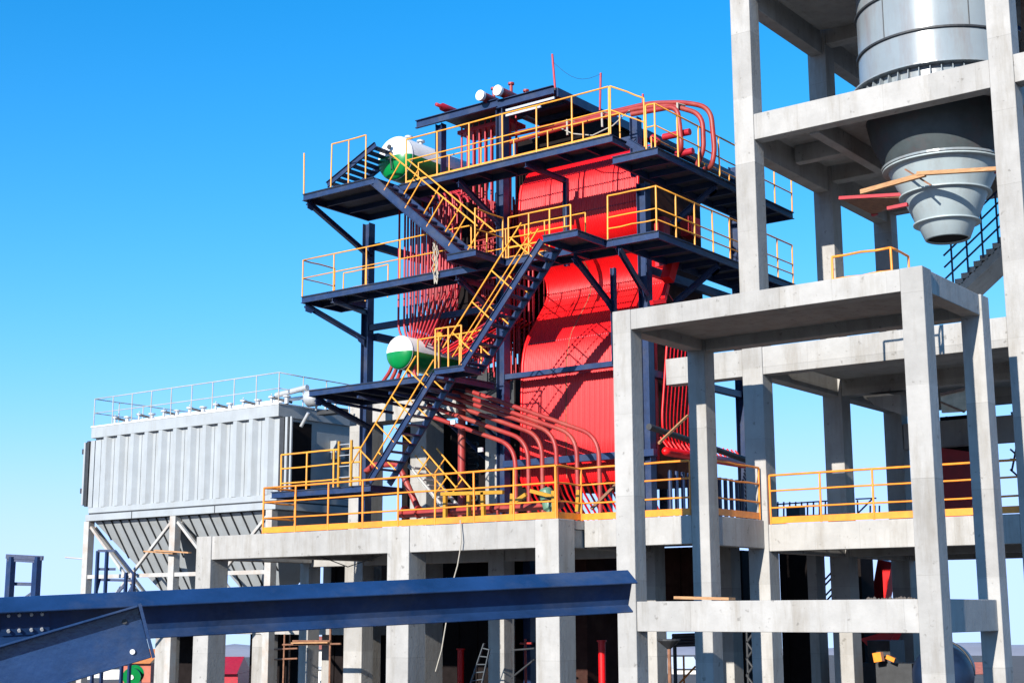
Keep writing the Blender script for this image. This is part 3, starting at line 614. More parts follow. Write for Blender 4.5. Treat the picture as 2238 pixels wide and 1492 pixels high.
for k in range(4): MB().tube([(-30.4, 31.55, 4.0+k*.33), (-29.92, 31.55, 4.0+k*.33)], .015).build('rung', GALV, t)
# --- furnace wall with its nose, as tubes welded side by side
prof = [(36.05, 13.9), (35.75, 13.78), (35.53, 13.6), (35.3, 13.25), (35.21, 12.95), (35.15, 12.26), (35.17, 11.8), (35.31, 11.41), (35.62, 11.15), (36.1, 10.86), (36.45, 10.6), (36.62, 10.35), (36.67, 10.05), (36.62, 9.78), (36.5, 9.55), (36.2, 9.17), (35.9, 8.8), (35.6, 8.42), (35.45, 8.15), (35.35, 7.85), (35.28, 7.5), (35.25, 7.0), (35.22, 6.0), (35.2, 5.0), (35.2, 3.95), (35.3, 3.75)]
FX0, FX1 = -26.25, -21.86
t = thing('furnace', 'bright red furnace wall of vertical tubes with a rounded bulge', 'boiler furnace', (-24, 36, 3.5))
nt_ = 50; vs = []; fs = []; cross = []
for k in range(nt_):
    for j in range(6):
        u = (k+j/6)/nt_; ph = j/6*math.pi; cross.append((FX0+(FX1-FX0)*u, .038*math.sin(ph)))
cross.append((FX1, 0)); nc = len(cross)
for i, (y, z) in enumerate(prof):
    a = prof[max(0, i-1)]; b_ = prof[min(len(prof)-1, i+1)]; ty_, tz = b_[0]-a[0], b_[1]-a[1]; L = math.hypot(ty_, tz); ny, nz = tz/L, -ty_/L
    if ny > 0 and abs(ny) > .2: ny, nz = -ny, -nz
    for x, o in cross: vs.append((x, y+ny*o, z+nz*o))
for i in range(len(prof)-1):
    for k in range(nc-1): fs.append((i*nc+k, i*nc+k+1, (i+1)*nc+k+1, (i+1)*nc+k))
m_ = MB(); m_.add(vs, fs, True); m_.build('tube_wall', RED, t)
def wpt(z, off=.06):
    for i in range(len(prof)-1):
        if prof[i][1] >= z >= prof[i+1][1]:
            f = (prof[i][1]-z)/(prof[i][1]-prof[i+1][1]); return prof[i][0]*(1-f)+prof[i+1][0]*f-off
    return 35.2-off
cs = MB(); pa = [(y+.07, z) for y, z in prof]; k = len(pa)
vs = [(FX0+.02, y, z) for y, z in pa]+[(FX0+.02, 38.9, z) for y, z in pa]+[(FX1-.02, y, z) for y, z in pa]+[(FX1-.02, 38.9, z) for y, z in pa]
fs = [(i, i+1, k+i+1, k+i) for i in range(k-1)]+[(2*k+i, 3*k+i, 3*k+i+1, 2*k+i+1) for i in range(k-1)]+[(k+i, k+i+1, 3*k+i+1, 3*k+i) for i in range(k-1)]+[(0, k, 3*k, 2*k), (k-1, 3*k-1, 4*k-1, 2*k-1)]
cs.add(vs, fs); cs.build('casing', CASE, t)
for x in (FX0+.02, FX1+.0):
    e = MB(); e.tube([(x, y-.02, z) for y, z in prof[3:]], .05, 8); e.build('edge_tube', RED, t)
for z, hh in ((7.62, .05), (4.6, .06)):
    pass
for z in (8.15, 9.72, 11.95):      # pale weld bead across the tubes
    vs = []; fs = []
    for x, o in cross:
        y = wpt(z, 0)-o; vs += [(x, y-.006, z-.018), (x, y-.006, z+.018), (x, y+.02, z+.018), (x, y+.02, z-.018)]
    for k in range(nc-1):
        for q in range(4): fs.append((k*4+q, k*4+(q+1) % 4, k*4+4+(q+1) % 4, k*4+4+q))
    wb = MB(); wb.add(vs, fs); wb.build('weld_bead', PINK, t)

st = MB(); st.tube([(-24.55+.0, wpt(z, .05), z) for z in [13.4, 13, 12.4, 11.8, 11.3, 11, 10.7, 10.4, 10.1, 9.8, 9.5, 9.2, 8.8, 8.4, 8.1, 7.5, 6, 5, 3.9]], .016, 6); st.build('cable', RUST, t)
for k in range(48):
    pass
lt = MB()
for k in range(22):
    x = FX0+.1+k*.2; lt.tube([(x, 35.25, 3.85), (x, 35.5, 3.45), (x+.05, 36.4, 2.5)], .035, 6)
lt.build('lower_tubes', RED, t)
bx('bottom_header', PINK, t, FX0, FX1, 36.3, 36.6, 2.35, 2.6)
# side tubes on the shaded right side
t2 = thing('side_wall_tubes', 'row of bent red tubes low on the shaded right side of the boiler', 'boiler tubes', (-21.3, 36, 4.5))
for i in range(9):
    f = i/8; x = -21.25; a = aX(1463+i*8.2, 700, x); b_ = aX(1447+i*7.8, 908+i*2, x); c_ = aX(1449+i*7.6, 948+i*3, x); e_ = V((x+.05, c_.y-.15, 4.75))
    MB().tube(fillet([a+V((0, 0, .3)), b_, c_, e_+V((0, .5, -.3))], .3), .034, 8).build('tube', RED, t2)
hd = aX(1452, 986, -21.0)
MB().lathe((-20.95, hd.y, hd.z), (0, 1, 0), [(-.12, 0), (-.1, .08), (0, .13), (5.2, .13), (5.25, 0)], 16).build('header', RED, t2)
for i in range(18): MB().tube([(-20.95, hd.y+.3+i*.26, hd.z), (-21.3, hd.y+.3+i*.26, hd.z+.45)], .03, 6).build('stub', RED, t2)
MB().tube([aX(1418, 932, -20.6), aX(1520, 966, -20.6), aX(1640, 1008, -20.6)], .09, 14).build('feed_pipe', DARK, t2)
bx('lone_tube', RED, t2, -21.62, -21.56, 35.5, 35.56, 4.2, 8.6)
for i in range(15): MB().tube([(-21.2, 35.5+i*.36, 2.4), (-21.2, 35.5+i*.36, 3.95)], .06, 6).build('downcomer', BLUE, t2)
tag(planks('rusty pole leaning across the side tubes of the boiler', (aX(1440, 968, -20.4), aX(1503, 908, -20.4)), .06, .06, WOOD, 'pole', 'leaning_pole', None))
t = thing('burner_duct', 'red square duct leaning on the dark boiler side below the middle platform', 'duct', tuple(aX(1445, 660, -20.9)))
MB().bar(aX(1458, 612, -20.9), aX(1470, 568, -20.9), .3, .3).build('box_duct', RED, t)
MB().bar(aX(1450, 655, -20.9), aX(1458, 622, -20.9), .13, .13).build('neck', RED, t)
MB().bar(aX(1424, 661, -21.0), aX(1452, 658, -20.9), .12, .12).build('foot', RED, t)
MB().tube([aX(1460, 640, -20.8), aX(1471, 657, -20.8)], .015, 6).build('strut', PINK, t)
t = thing('inspection_hatch', 'pale red hatch box on the dark boiler side behind the middle railing', 'duct', (-21.5, 37, 11))
MB().box(-21.83, -21.45, 37.55, 38.1, 11.35, 11.95).build('hatch', PINK, t)
MB().box(-21.83, -21.5, 36.0, 36.35, 10.1, 11.6).build('frame_panel', PINK, t)
# --- drums
def drum(label, x, y0, z, R, L, green_z):
    t = thing('boiler_drum', label, 'drum', (x, y0, z), 'green and white drums')
    pr_ = [(0, .0)]+[(-.0+.45*R*(1-math.cos(a)), R*math.sin(a)) for a in [math.pi/2*k/9 for k in range(1, 10)]]+[(.45*R+L, R)]+[(.45*R+L+.45*R*math.sin(a), R*math.cos(a)) for a in [math.pi/2*k/8 for k in range(1, 9)]]
    full = MB(); full.lathe((x, y0, z), (0, 1, 0), pr_, 64)
    for part, keep, mm in (('upper_shell', lambda zz: zz > z, WHT), ('lower_shell', lambda zz: zz <= z, GRN)):
        h_ = MB(); idx = {}
        for f, sm_ in zip(full.f, full.sm):
            if keep(sum(full.v[i][2] for i in f)/len(f)):
                h_.f.append(tuple(idx.setdefault(i, len(idx)) for i in f)); h_.sm.append(True)
        h_.v = [None]*len(idx)
        for i, j in idx.items(): h_.v[j] = full.v[i]
        h_.build(part, mm, t)
    for yy_ in (.45*R, .45*R+L*.45):
        MB().lathe((x, y0+yy_, z), (0, 1, 0), [(-.012, R-.01), (-.012, R+.006), (.012, R+.006), (.012, R-.01)], 64, False).build('weld_seam', GALV, t)
    return t
d1 = drum('high boiler drum with white top and green belly at the top left', -29.83, 33.0, 14.36, .72, 3.9, 0)
for yy, hh in ((33.9, .28), (34.5, .3)):
    MB().lathe((-29.8, yy, 14.9), (0, 0, 1), [(0, .07), (hh, .07), (hh, .14), (hh+.06, .14), (hh+.06, 0)], 16, False).build('nozzle', GALV, d1)
MB().tube([(-29.7, 32.95, 14.5), (-29.7, 32.9, 14.3), (-29.67, 32.95, 13.85)], .025).build('level_gauge', DARK, d1)
MB().lathe((-29.75, 32.92, 14.62), (0, -1, 0), [(0, 0), (0, .08), (.04, .08), (.04, 0)], 16, False).build('pressure_gauge', DARK, d1)
MB().box(-29.9, -29.5, 32.9, 32.95, 14.22, 14.25).build('bracket', DARK, d1)
d2 = drum('lower boiler drum with white top and green belly behind the lower stair', -29.85, 33.4, 8.06, .54, 2.7, 0)
gp = aY(961, 735, 31.98)
MB().lathe(gp, (0, -1, 0), [(0, 0), (0, .13), (.05, .13), (.05, 0)], 20, False).build('gauge', MYEL, d2)
MB().tube([(gp.x, 32.0, 6.86), (gp.x, 32.0, gp.z)], .02).build('gauge_pipe', DARK, d2)
for i, (x0_, x1_) in enumerate(((850, 838), (862, 855), (873, 869), (890, 896), (902, 912))):
    MB().tube(fillet([aY(x0_+8, 795, 34.0), aY(x0_+2, 812, 34.0), aY(x1_-4 if i < 3 else x1_+4, 838, 34.0)], .2), .06, 8).build('down_pipe', PIPE, d2)
# --- tube bank between the drums
t = thing('tube_bank', 'dense bank of dark red tubes hanging between the two drums', 'boiler tubes', (-29.4, 36, 8))
cnt = 0
for i in range(10):
    for j in range(10):
        x = -30.52+i*.25; y = 34.3+j*.42; off = (x+29.6)
        xm = x+(random.uniform(-.01, .01))
        top = V((-29.83+off*.45, y, 13.8)); bot = V((-29.85+off*.35, y, 8.35+.3*(1-abs(off))))
        pts = [top, V((xm, y, 13.15)), V((xm, y, 9.0 if off < -.6 else 9.75+off*.25)), bot]
        MB().tube(fillet(pts, .25, 4), .036, 6, caps=False).build('tube', PINK, t)
bx('shade_core', BLK, t, -28.6, -28.2, 35.0, 39.4, 8.9, 13.0); bx('shade_core', BLK, t, -29.5, -28.62, 37.2, 37.3, 8.9, 13.0)  # black sheets added so the depth of the tube bank reads dark
t = thing('tube_bank', 'deeper rows of dark red tubes between the outer tube bank and the furnace', 'boiler tubes', (-28.2, 36, 8))
for i in range(8):
    for j in range(11):
        x = -28.0+i*.2; y = 35.3+j*.27
        MB().tube([(x, y, 7.4+.12*(j % 3)), (x, y, 12.95)], .03, 6, caps=False).build('tube', PINK, t)
t = thing('generating_tubes', 'upright red tubes rising under the canopy beside the high drum', 'boiler tubes', (-28, 36, 12))
for k in range(26):
    x = -28.75+k*.082; yy = 35.35+(k % 3)*.25
    MB().tube([(x, yy, 8.0), (x, yy, 15.75)], .032, 6, caps=False).build('tube', PINK, t)
for k in range(14):
    yy = 35.6+k*.25
    MB().tube([(-28.1, yy, 8.0), (-28.1, yy, 13.6)], .032, 6, caps=False).build('tube', PINK, t)
for k in range(14): MB().tube([(-27.5+k*.088, 35.9+.1*(k % 2), 7.2), (-27.5+k*.088, 35.9+.1*(k % 2), 12.9)], .03, 6, caps=False).build('tube', PINK, t)
bx('top_header', PINK, t, -28.9, -26.75, 35.3, 36.2, 15.5, 15.62)
t = thing('superheater', 'looped pale red superheater coils left of the furnace', 'coil', (-27.5, 35.2, 9.5))
for k in range(11):
    z0 = 8.6+k*.36; yy = 35.05+(k % 2)*.16; x0_, x1_ = -28.05, -26.95
    if 9.9 < z0 < 10.3: continue
    MB().tube(fillet([(x0_, yy, z0), (x1_, yy, z0), (x1_, yy, z0+.18), (x0_, yy, z0+.18)], .09, 4), .026, 6).build('loop', PIPE, t)
for k in range(4): MB().tube([(-27.0+.08*k, 34.98+.04*k, 7.5), (-27.0+.08*k, 34.98+.04*k, 12.6)], .028, 6).build('riser', PINK, t)
t = thing('inner_casing', 'dark inner casing of the boiler seen between the red tubes', 'boiler casing', (-28, 38, 7))
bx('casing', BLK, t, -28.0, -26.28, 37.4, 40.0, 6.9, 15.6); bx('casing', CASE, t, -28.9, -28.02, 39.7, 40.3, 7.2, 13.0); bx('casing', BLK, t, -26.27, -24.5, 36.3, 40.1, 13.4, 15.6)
t = thing('crossover_tubes', 'slanting bundle of red tubes from the lower drum up to the furnace', 'boiler tubes', (-28, 35, 8))
for k in range(14):
    y0 = 34.2+k*.2; MB().tube([(-28.72, y0, 8.0+.02*(k % 3)), (-26.3, y0+.15, 9.0-.03*(k % 4))], .035, 6).build('tube', RED if k % 2 else PINK, t)
# --- pipes in front
t = thing('downcomer_pipes', 'six red pipes sloping right then bending down behind the deck rail', 'pipes', (-25, 33.7, 2.4))
dp = [((1310, 952), 1312), ((1262, 950), 1265), ((1217, 946), 1219), ((1186, 952), 1189), ((1156, 962), 1160), ((1128, 974), 1132)]
for i, ((bx_, by_), xv) in enumerate(dp):
    Yp_ = 33.35+i*.07; B_ = aY(bx_-2, by_, Yp_); A_ = aY(bx_-340+i*30, by_-(340-i*30)*.345, Yp_+.0)
    A_ = V((max(A_.x, -29.9), A_.y, A_.z)) ; E_ = V((B_.x+.03, Yp_, 2.6))
    if A_.z > 6.55:
        f = (6.55-B_.z)/(A_.z-B_.z); A_ = B_.lerp(A_, f)
    MB().tube(fillet([A_, B_, E_], .62, 8), .068, 12).build('pipe', PIPE, t)
for (px_, py_) in ((995, 925), (1055, 985)):
    c = aY(px_, py_, 33.2); MB().box(c.x-.1, c.x+.06, 33.1, 33.16, c.z-.03, c.z+.09).build('hanger_plate', WHT, t)
t = thing('upright_red_pipe', 'thick upright dark red pipe standing on the deck left of the furnace', 'pipe', (-30.3, 34.5, 2.33))
c = aY(1009, 1050, 34.3); MB().tube([(c.x, 34.3, 2.33), (c.x, 34.3, 6.3)], .12, 14).build('pipe', PIPE, t); MB().lathe((c.x, 34.3, 2.33), (0, 0, 1), [(0, .2), (.04, .2), (.04, .12)], 16).build('base_flange', PIPE, t)
t = thing('ground_header', 'red header pipe lying along the deck behind the orange rail', 'pipe', (-28.5, 32.5, 2.4))
MB().tube([aY(875, 1122, 32.6), aY(1075, 1112, 32.6)], .13, 14).build('pipe', PIPE, t); MB().tube([aY(1080, 1112, 32.6), aY(1228, 1102, 32.6)], .11, 14).build('pipe', PIPE, t)
for px_ in (885, 915, 985, 1095, 1200):
    c = aY(px_, 1118, 32.6); MB().lathe((c.x, 32.6, c.z), (1, 0, 0), [(-.03, .13), (-.03, .19), (.03, .19), (.03, .13)], 16, False).build('flange', PIPE, t)
t = thing('steam_pipes', 'pair of red steam pipes along the top that loop down at the right corner', 'pipes', (-22, 33.9, 13.3))
Yp_ = 35.0
A = [aY(1112, 312, Yp_), aY(1290, 262, Yp_), aY(1400, 236, Yp_), aY(1470, 231, Yp_), aY(1535, 250, Yp_), aY(1538, 330, Yp_), aY(1520, 368, Yp_), aY(1505, 372, Yp_+.3)]
B_ = [aY(1112, 296, 35.3), aY(1300, 254, 35.3), aY(1420, 226, 35.3), aY(1500, 224, 35.3), aY(1553, 236, 35.3), aY(1562, 330, 35.3), aY(1555, 366, 35.3), aY(1540, 370, 35.7)]
Cc = [aY(1380, 250, 34.8), aY(1480, 232, 34.8), aY(1486, 280, 34.8), aY(1490, 325, 34.8), aY(1476, 350, 35.1)]
for P_ in (A, B_, Cc): MB().tube(fillet(P_, .42, 6), .075, 12).build('pipe', PIPE, t)
for px_, py_ in ((1242, 276), (1318, 258), (1483, 240)):
    c = aY(px_, py_, 34.9); MB().tube([(c.x, 34.85, c.z-.3), (c.x+.02, 34.8, c.z+.16), (c.x+.04, 35.2, c.z+.2)], .035, 6).build('strap', ROPE, t)
for (px_, py_, px2, py2) in ((1450, 300, 1508, 288), (1425, 300, 1440, 312), (1478, 338, 1515, 330)):
    MB().tube([aY(px_, py_, 35), aY(px2, py2, 35)], .1, 10).build('branch', PINK, t)
railing_o = None
# --- roof headers
for lab, p0, rr, L, mm in (('leftmost small red header end poking over the canopy', aY(962, 232, 34.3), .1, 2.0, PINK), ('red header with white end cap over the canopy, left of the pair', aY(1050, 209, 34.2), .15, 3.0, PIPE), ('red header with white end cap over the canopy, right of the pair', aY(1088, 198, 34.2), .15, 3.5, PIPE)):
    t = thing('roof_header', lab, 'pipe', tuple(p0), 'headers on the boiler roof')
    if mm is PINK: MB().lathe(p0, (0, 1, 0), [(-.2, 0), (-.2, .06), (0, .06), (.1, rr+.03), (.4, rr+.03), (L, rr+.03), (L, 0)], 16).build('barrel', PINK, t)
    else:
        MB().lathe(p0, (0, 1, 0), [(0, rr), (L, rr), (L, 0)], 20).build('barrel', mm, t); MB().lathe(p0, (0, -1, 0), [(-.08, rr+.02), (.04, rr+.02), (.05, rr*.9), (.05, 0)], 20, False).build('end_cap', WHT, t)
    for k in (.7, 1.5):
        if mm is not PINK: MB().lathe(p0+V((0, k, .1)), (0, 0, 1), [(0, .05), (.3, .05), (.3, .1), (.36, .1), (.36, 0)], 12, False).build('nozzle', PIPE, t)
    MB().box(p0.x-.1, p0.x+.1, p0.y+.5, p0.y+.65, 15.93, p0.z-rr*.6).build('saddle', BLUE, t)
for lab, a, b_ in (('tall thin red pole at the corner of the canopy, highest point', (1214, 193, 35), (1207, 119, 35)), ('thin red pole behind the top railing', (1311, 232, 36), (1313, 160, 36)), ('short thin red pole near the pipe loops', (1405, 236, 36), (1405, 206, 36))):
    tag(MB().tube([aY(*a)+V((0, 0, -.15)), aY(*b_)], .035, 8).build('lightning_rod', PINK), lab, 'pole', 'thin poles on top of the boiler')
tag(MB().tube([aY(1313, 162, 36).lerp(aY(1208, 135, 35), k/8)-V((0, 0, .35*math.sin(math.pi*k/8))) for k in range(9)], .006, 5).build('slack_wire', DARK), 'fine slack wire strung between the poles on the boiler roof', 'wire')
# cloth / rope tied to rail
m_ = MB()
for k in range(5):
    a = aY(948+k*2.5, 530, 32.35); pts = [a+V((random.uniform(-.06, .06), random.uniform(-.03, .03), -i*.16)) for i in range(9)]; m_.tube(pts, .016, 6)
tag(m_.build('rope_bundle', ROPE), 'pale bundle of rope hung over the middle platform railing', 'rope')
tag(MB().tube([(-21.05, 33.5, 14.1), (-21.6, 33.45, 13.75), (-22.3, 33.45, 13.6), (-23, 33.45, 13.8), (-23.5, 33.5, 14.1)], .02, 6).build('slack_hose', ROPE), 'slack pale hose under the upper steam pipes', 'hose')
# ================================================================ DECK RAILINGS
zt = 2.345
railing('orange railing with kick board along the left front of the deck', [(-32.3, 31.6, zt), (-32.3, 30.3, zt), (-21.5, 30.3, zt)], 1.36, 1.36, ORA, (.68, .33), .03, .17, 'orange deck railings')
railing('orange railing across the short step of the deck front', [(-21.5, 30.33, zt), (-21.5, 31.45, zt), (-18.2, 31.45, zt)], 1.36, 1.5, ORA, (.68, .33), .03, .17, 'orange deck railings')
railing('orange railing running back along the deck side', [(-17.72, 31.9, zt), (-17.72, 34.2, zt)], 1.36, 1.6, ORA, (.68, .33), .03, .17, 'orange deck railings')
railing('orange railing on the deck edge inside the silo tower', [(-17.5, 34.38, 2.23), (-7.5, 34.38, 2.23)], 1.27, 1.34, ORA, (.68, .33), .03, .17, 'orange deck railings')
railing('orange railing on the roof slab of the front portal', [(-13.8, 30.7, 6.925), (-12.36, 30.7, 6.925), (-12.36, 31.75, 6.925)], 1.2, 1.4, ORA, (.55,), .03, 0, 'orange deck railings')
# small yellow stair behind deck rail
t = stair('small yellow stair descending right from the landing behind the deck rail', aY(893, 1015, 32.0), aY(968, 1105, 32.0), .7, 7, LEG, YEL, (0, 1), .7, .09, .8, None)
# machinery
t = thing('machine_frame', 'yellow steel machine frame with braces behind the deck rail', 'machine frame', (-25, 32.4, 2.33))
def yb(a, b_, w_=.1): MB().bar(aY(a[0], a[1], 32.0), aY(b_[0], b_[1], 32.0), w_, w_).build('member', MYEL, t)
for a, b_ in (((973, 1082), (973, 1135)), ((1025, 1080), (1025, 1132)), ((965, 1079), (1100, 1075)), ((1055, 1075), (1057, 1128)), ((1120, 1078), (1118, 1125)), ((1210, 1072), (1212, 1120)), ((1265, 1070), (1262, 1118)), ((1120, 1100), (1150, 1080)), ((1210, 1085), (1160, 1072))): yb(a, b_)
t = thing('motor', 'stubby green motor with fins inside the yellow frame', 'motor', tuple(aY(1196, 1110, 32.3)))
c = aY(1198, 1092, 32.3); MB().lathe(c, (.35, 0, -1), [(-.32, 0), (-.32, .16), (-.25, .2), (.25, .2), (.3, .14), (.4, .14), (.4, 0)], 20, False).build('housing', MGRN, t)
MB().lathe(c, (.35, 0, -1), [(.0, .2), (.0, .23), (.04, .23), (.04, .2)], 20, False).build('band', DARK, t)
tag(planks('dark red and brown pole leaning behind the orange rail near the front column', (aY(1292, 1112, 31.7), aY(1350, 1055, 31.7)), .07, .07, RUST, 'pole', 'leaning_pole', None))
# coil stack silhouetted against the sky
t = thing('economiser_coil', 'dark stack of looped coils beside the pale column', 'coil', (-30.5, 38, 3.4))
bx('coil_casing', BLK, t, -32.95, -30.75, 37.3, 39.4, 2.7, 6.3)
for k in range(7):
    z = 3.35+k*.36; MB().tube(fillet([(-30.74, 38.2, z), (-30.35, 38.2, z), (-30.35, 38.2, z+.16), (-30.74, 38.2, z+.16)], .08), .035, 6).build('loop', DARK, t)
    if k % 1 == 0: MB().tube(fillet([(-33.0, 38.2, z+.8), (-33.5, 38.2, z+.8), (-33.5, 38.2, z+.96), (-33.0, 38.2, z+.96)], .08), .035, 6).build('loop', DARK, t)
for k in range(5): bx('support', DARK, t, -32.8+k*.45, -32.72+k*.45, 38, 38.1, 2.33, 2.7)
bx('hopper_casing', BLK, t, -33.2, -30.9, 37.6, 38.4, 2.4, 2.69)
t = thing('shaded_ductwork', 'dark ducting and braces under the lowest platform', 'duct', (-28, 36, 5.5))
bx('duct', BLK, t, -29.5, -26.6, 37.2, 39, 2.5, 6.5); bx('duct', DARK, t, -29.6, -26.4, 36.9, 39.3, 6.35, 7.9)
for k in range(3): MB().bar((-29.6+k*1.2, 34.6, 6.6), (-28.6+k*1.2, 36.9, 4.6), .08, .08).build('brace', BLUE, t)
for k in range(4): MB().bar((-31.5+k*1.3, 32.1, 6.5), (-30.8+k*1.3, 34.4, 6.3), .1, .08).build('joist', BLUE, t)
for k in range(7): MB().box(-29.3+k*.35, -29.1+k*.35, 35.3+.1*(k % 3), 35.5+.1*(k % 3), 6.1-.12*(k % 2), 6.13-.12*(k % 2)).build('pale_panel', LEG, t)
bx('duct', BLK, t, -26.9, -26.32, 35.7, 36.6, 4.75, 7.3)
t = thing('diagonal_pipe', 'dark red pipe slanting down to the deck behind the small yellow stair', 'pipe', tuple(aY(915, 1120, 33.2)))
MB().tube([aY(800, 1030, 33.2), aY(818, 1016, 33.2), aY(868, 1014, 33.2), aY(880, 1035, 33.2), aY(920, 1125, 33.2)], .1, 10).build('pipe', PIPE, t)
# ================================================================ UNDER THE DECK
t = thing('standing_pipe', 'bright red upright pipe in the dark bay under the deck', 'pipe', (0, 0, 0)); t.location = (0, 0, 0)
bpy.data.objects.remove(t)
for lab, px_, yt, Y_ in (('bright red upright pipe in the dark middle bay under the deck', 1007, 1418, 38.5), ('bright red upright pipe in the dark bay left of the front portal', 1315, 1400, 37.5)):
    c = aY(px_, yt, Y_); t = thing('standing_pipe', lab, 'pipe', (c.x, Y_, G0), 'red pipes under the deck')
    MB().tube([(c.x, Y_, G0), (c.x, Y_, c.z)], .11, 14).build('pipe', RED, t); MB().lathe((c.x, Y_, c.z-.02), (0, 0, 1), [(0, .11), (0, .15), (.05, .15), (.05, 0)], 14, False).build('end_flange', RED, t)
GAL2 = mat('dull_aluminium', (0.07, 0.08, 0.09), 0.5, var=0.15)
t = thing('leaning_ladder', 'grey aluminium ladder leaning in the dark bay under the deck', 'ladder', tuple(aY(1040, 1492, 33.5)))
for a, b_ in (((1026, 1500), (1058, 1405)), ((1052, 1500), (1070, 1418))): MB().bar(aY(a[0], a[1], 33.5)+(aY(a[0], a[1], 33.5)-aY(b_[0], b_[1], 33.5))*1.2, aY(b_[0], b_[1], 33.5), .06, .03).build('stile', GAL2, t)
for k in range(5): MB().tube([aY(1031+k*5.5, 1487-k*18, 33.5), aY(1057+k*3, 1483-k*16, 33.5)], .02, 6).build('rung', GAL2, t)
pts = [aY(1006, 1136, 30.15), aY(1008, 1180, 30.1), aY(1005, 1205, 30.1), aY(1000, 1235, 30.1), aY(990, 1270, 30.15), aY(975, 1360, 30.15), aY(965, 1420, 30.15), aY(952, 1466, 30.15)]
tag(MB().tube(pts, .018, 6).build('hanging_hose', ROPE), 'thin pale hose hanging over the front of the deck', 'hose')
t = thing('scaffold', 'rusty scaffold tube and clamps under the left of the deck', 'scaffold', tuple(aY(720, 1492, 32.5)))
c = aY(720, 1492, 32.5)
MB().tube([(c.x, 32.5, G0), (c.x, 32.5, aY(722, 1370, 32.5).z)], .035, 8).build('standard', RUST, t)
for a, b_ in (((618, 1408), (745, 1406)), ((640, 1400), (722, 1400))): MB().tube([aY(a[0], a[1], 32.45), aY(b_[0], b_[1], 32.45)], .03, 8).build('ledger', RUST, t)
MB().bar(aY(640, 1404, 32.4), aY(720, 1403, 32.4), .18, .04).build('board', WOOD, t)
t = thing('scaffold', 'rusty scaffold cross under the deck left of the corner column', 'scaffold', tuple(aY(1150, 1492, 36)))
MB().tube([V((aY(1150, 1400, 36).x, 36, G0)), aY(1148, 1395, 36)], .04, 8).build('standard', PIPE, t); MB().tube([aY(1137, 1405, 36), aY(1162, 1405, 36)], .035, 8).build('ledger', PIPE, t)
t = thing('blue_post_frame', 'dark blue steel post with cross ties seen under the deck left of the corner column', 'steel frame', tuple(aY(1153, 1492, 40)))
c = aY(1153, 1400, 40); bx('post', BLUE, t, c.x-.18, c.x+.12, 40, 40.3, G0, 1.9); bx('tie', BLUE, t, c.x-.9, c.x+.9, 40.31, 40.4, -.05, .08); bx('tie', BLUE, t, c.x-.9, c.x+.9, 40.31, 40.4, -1.15, -1.0)
t = thing('red_frame', 'small red painted frame between the deck columns', 'steel frame', tuple(aY(832, 1492, 40)))
c = aY(832, 1400, 41); bx('post', RED, t, c.x-.07, c.x+.07, 41, 41.14, G0, .3); bx('arm', RED, t, c.x, c.x+.9, 41.15, 41.25, -.85, -.75); bx('arm', RED, t, c.x, c.x+.9, 41.15, 41.25, -2.0, -1.9)
tag(MB().bar(aY(1480, 1305, 28.15), aY(1600, 1308, 28.15), .3, .06).build('timber_board', WOOD), 'rough timber boards lying on the low tie beam of the front portal', 'boards')
m_ = MB()
for k in range(16):
    c = aY(1900+k*6.5+random.uniform(-2, 2), 1309, 28.15); r_ = random.uniform(.02, .05)
    m_.lathe((c.x, c.y, .22), (0, 0, 1), [(0, r_*1.2), (r_*.8, r_*random.uniform(.5, .9)), (r_*1.3, 0)], 6, False)
tag(m_.build('rubble', DIRT), 'crumbs of broken concrete left on the low tie beam', 'rubble', kind='stuff')
# ================================================================ RIGHT SIDE, BEHIND THE TOWER
t = thing('coal_chute', 'dark red chute slanting down behind the right columns', 'chute', (-13, 43, 0))
MB().bar(aY(2098, 985, 43), aY(2078, 1130, 43), 1.5, .9, (1, 0, 0)).build('chute_body', CRD, t)
MB().bar(aY(1940, 1225, 46.8), aY(1912, 1385, 46.8), .5, .5, (0, 1, 0)).build('chute_body', RED, t)
m_ = MB(); a = [aY(1880, 1395, 42.6), aY(1960, 1372, 42.6), aY(1925, 1440, 42.6)]; m_.add(a+[p+V((0, .6, 0)) for p in a], [(0,1,2), (3,5,4), (0,3,4,1), (1,4,5,2), (2,5,3,0)]); m_.build('chute_foot', RED, t)
t = thing('rusted_plate', 'tilted pale plate with orange rust between the two right columns', 'steel plate', tuple(aY(2080, 900, 33.9)))
q = [aY(2055, 862, 33.9), aY(2108, 850, 33.9), aY(2120, 885, 33.9), aY(2105, 899, 33.9), aY(2058, 902, 33.9)]
m_ = MB(); m_.add(q+[p+V((.03, .06, 0)) for p in q], [(0,1,2,3,4), (9,8,7,6,5)]+[(i, (i+1) % 5, (i+1) % 5+5, i+5) for i in range(5)]); m_.build('plate', mat('stained_plate', (0.55, 0.40, 0.26), 0.7, var=.25, scale=4, dirt=(0.5, .2, .06), dirt_amt=.8), t)
MB().bar(aY(2056, 862, 33.9), aY(2108, 850, 33.9), .05, .07).build('rusty_edge', RUST, t); MB().bar(aY(2056, 878, 33.9), aY(2108, 900, 33.9), .04, .05).build('angle', RUST, t)
t = thing('concrete_hopper', 'grey concrete hopper hanging under the middle tower floor', 'hopper', tuple(aY(1930, 890, 39)))
a = [aY(1892, 868, 39), aY(1968, 862, 39), aY(1968, 905, 39), aY(1912, 886, 39)]
m_ = MB(); m_.add(a+[p+V((0, 1.2, 0)) for p in a], [(0,1,2,3), (7,6,5,4), (0,4,5,1), (1,5,6,2), (2,6,7,3), (3,7,4,0)]); m_.build('shell', CON, t)
wall('black gallery box behind the right columns, above the dark red chute', aY(2056, 950, 44.4).x, aY(2128, 950, 44.4).x, 44.4, 45.4, aY(2090, 1000, 44.4).z, aY(2090, 908, 44.4).z)
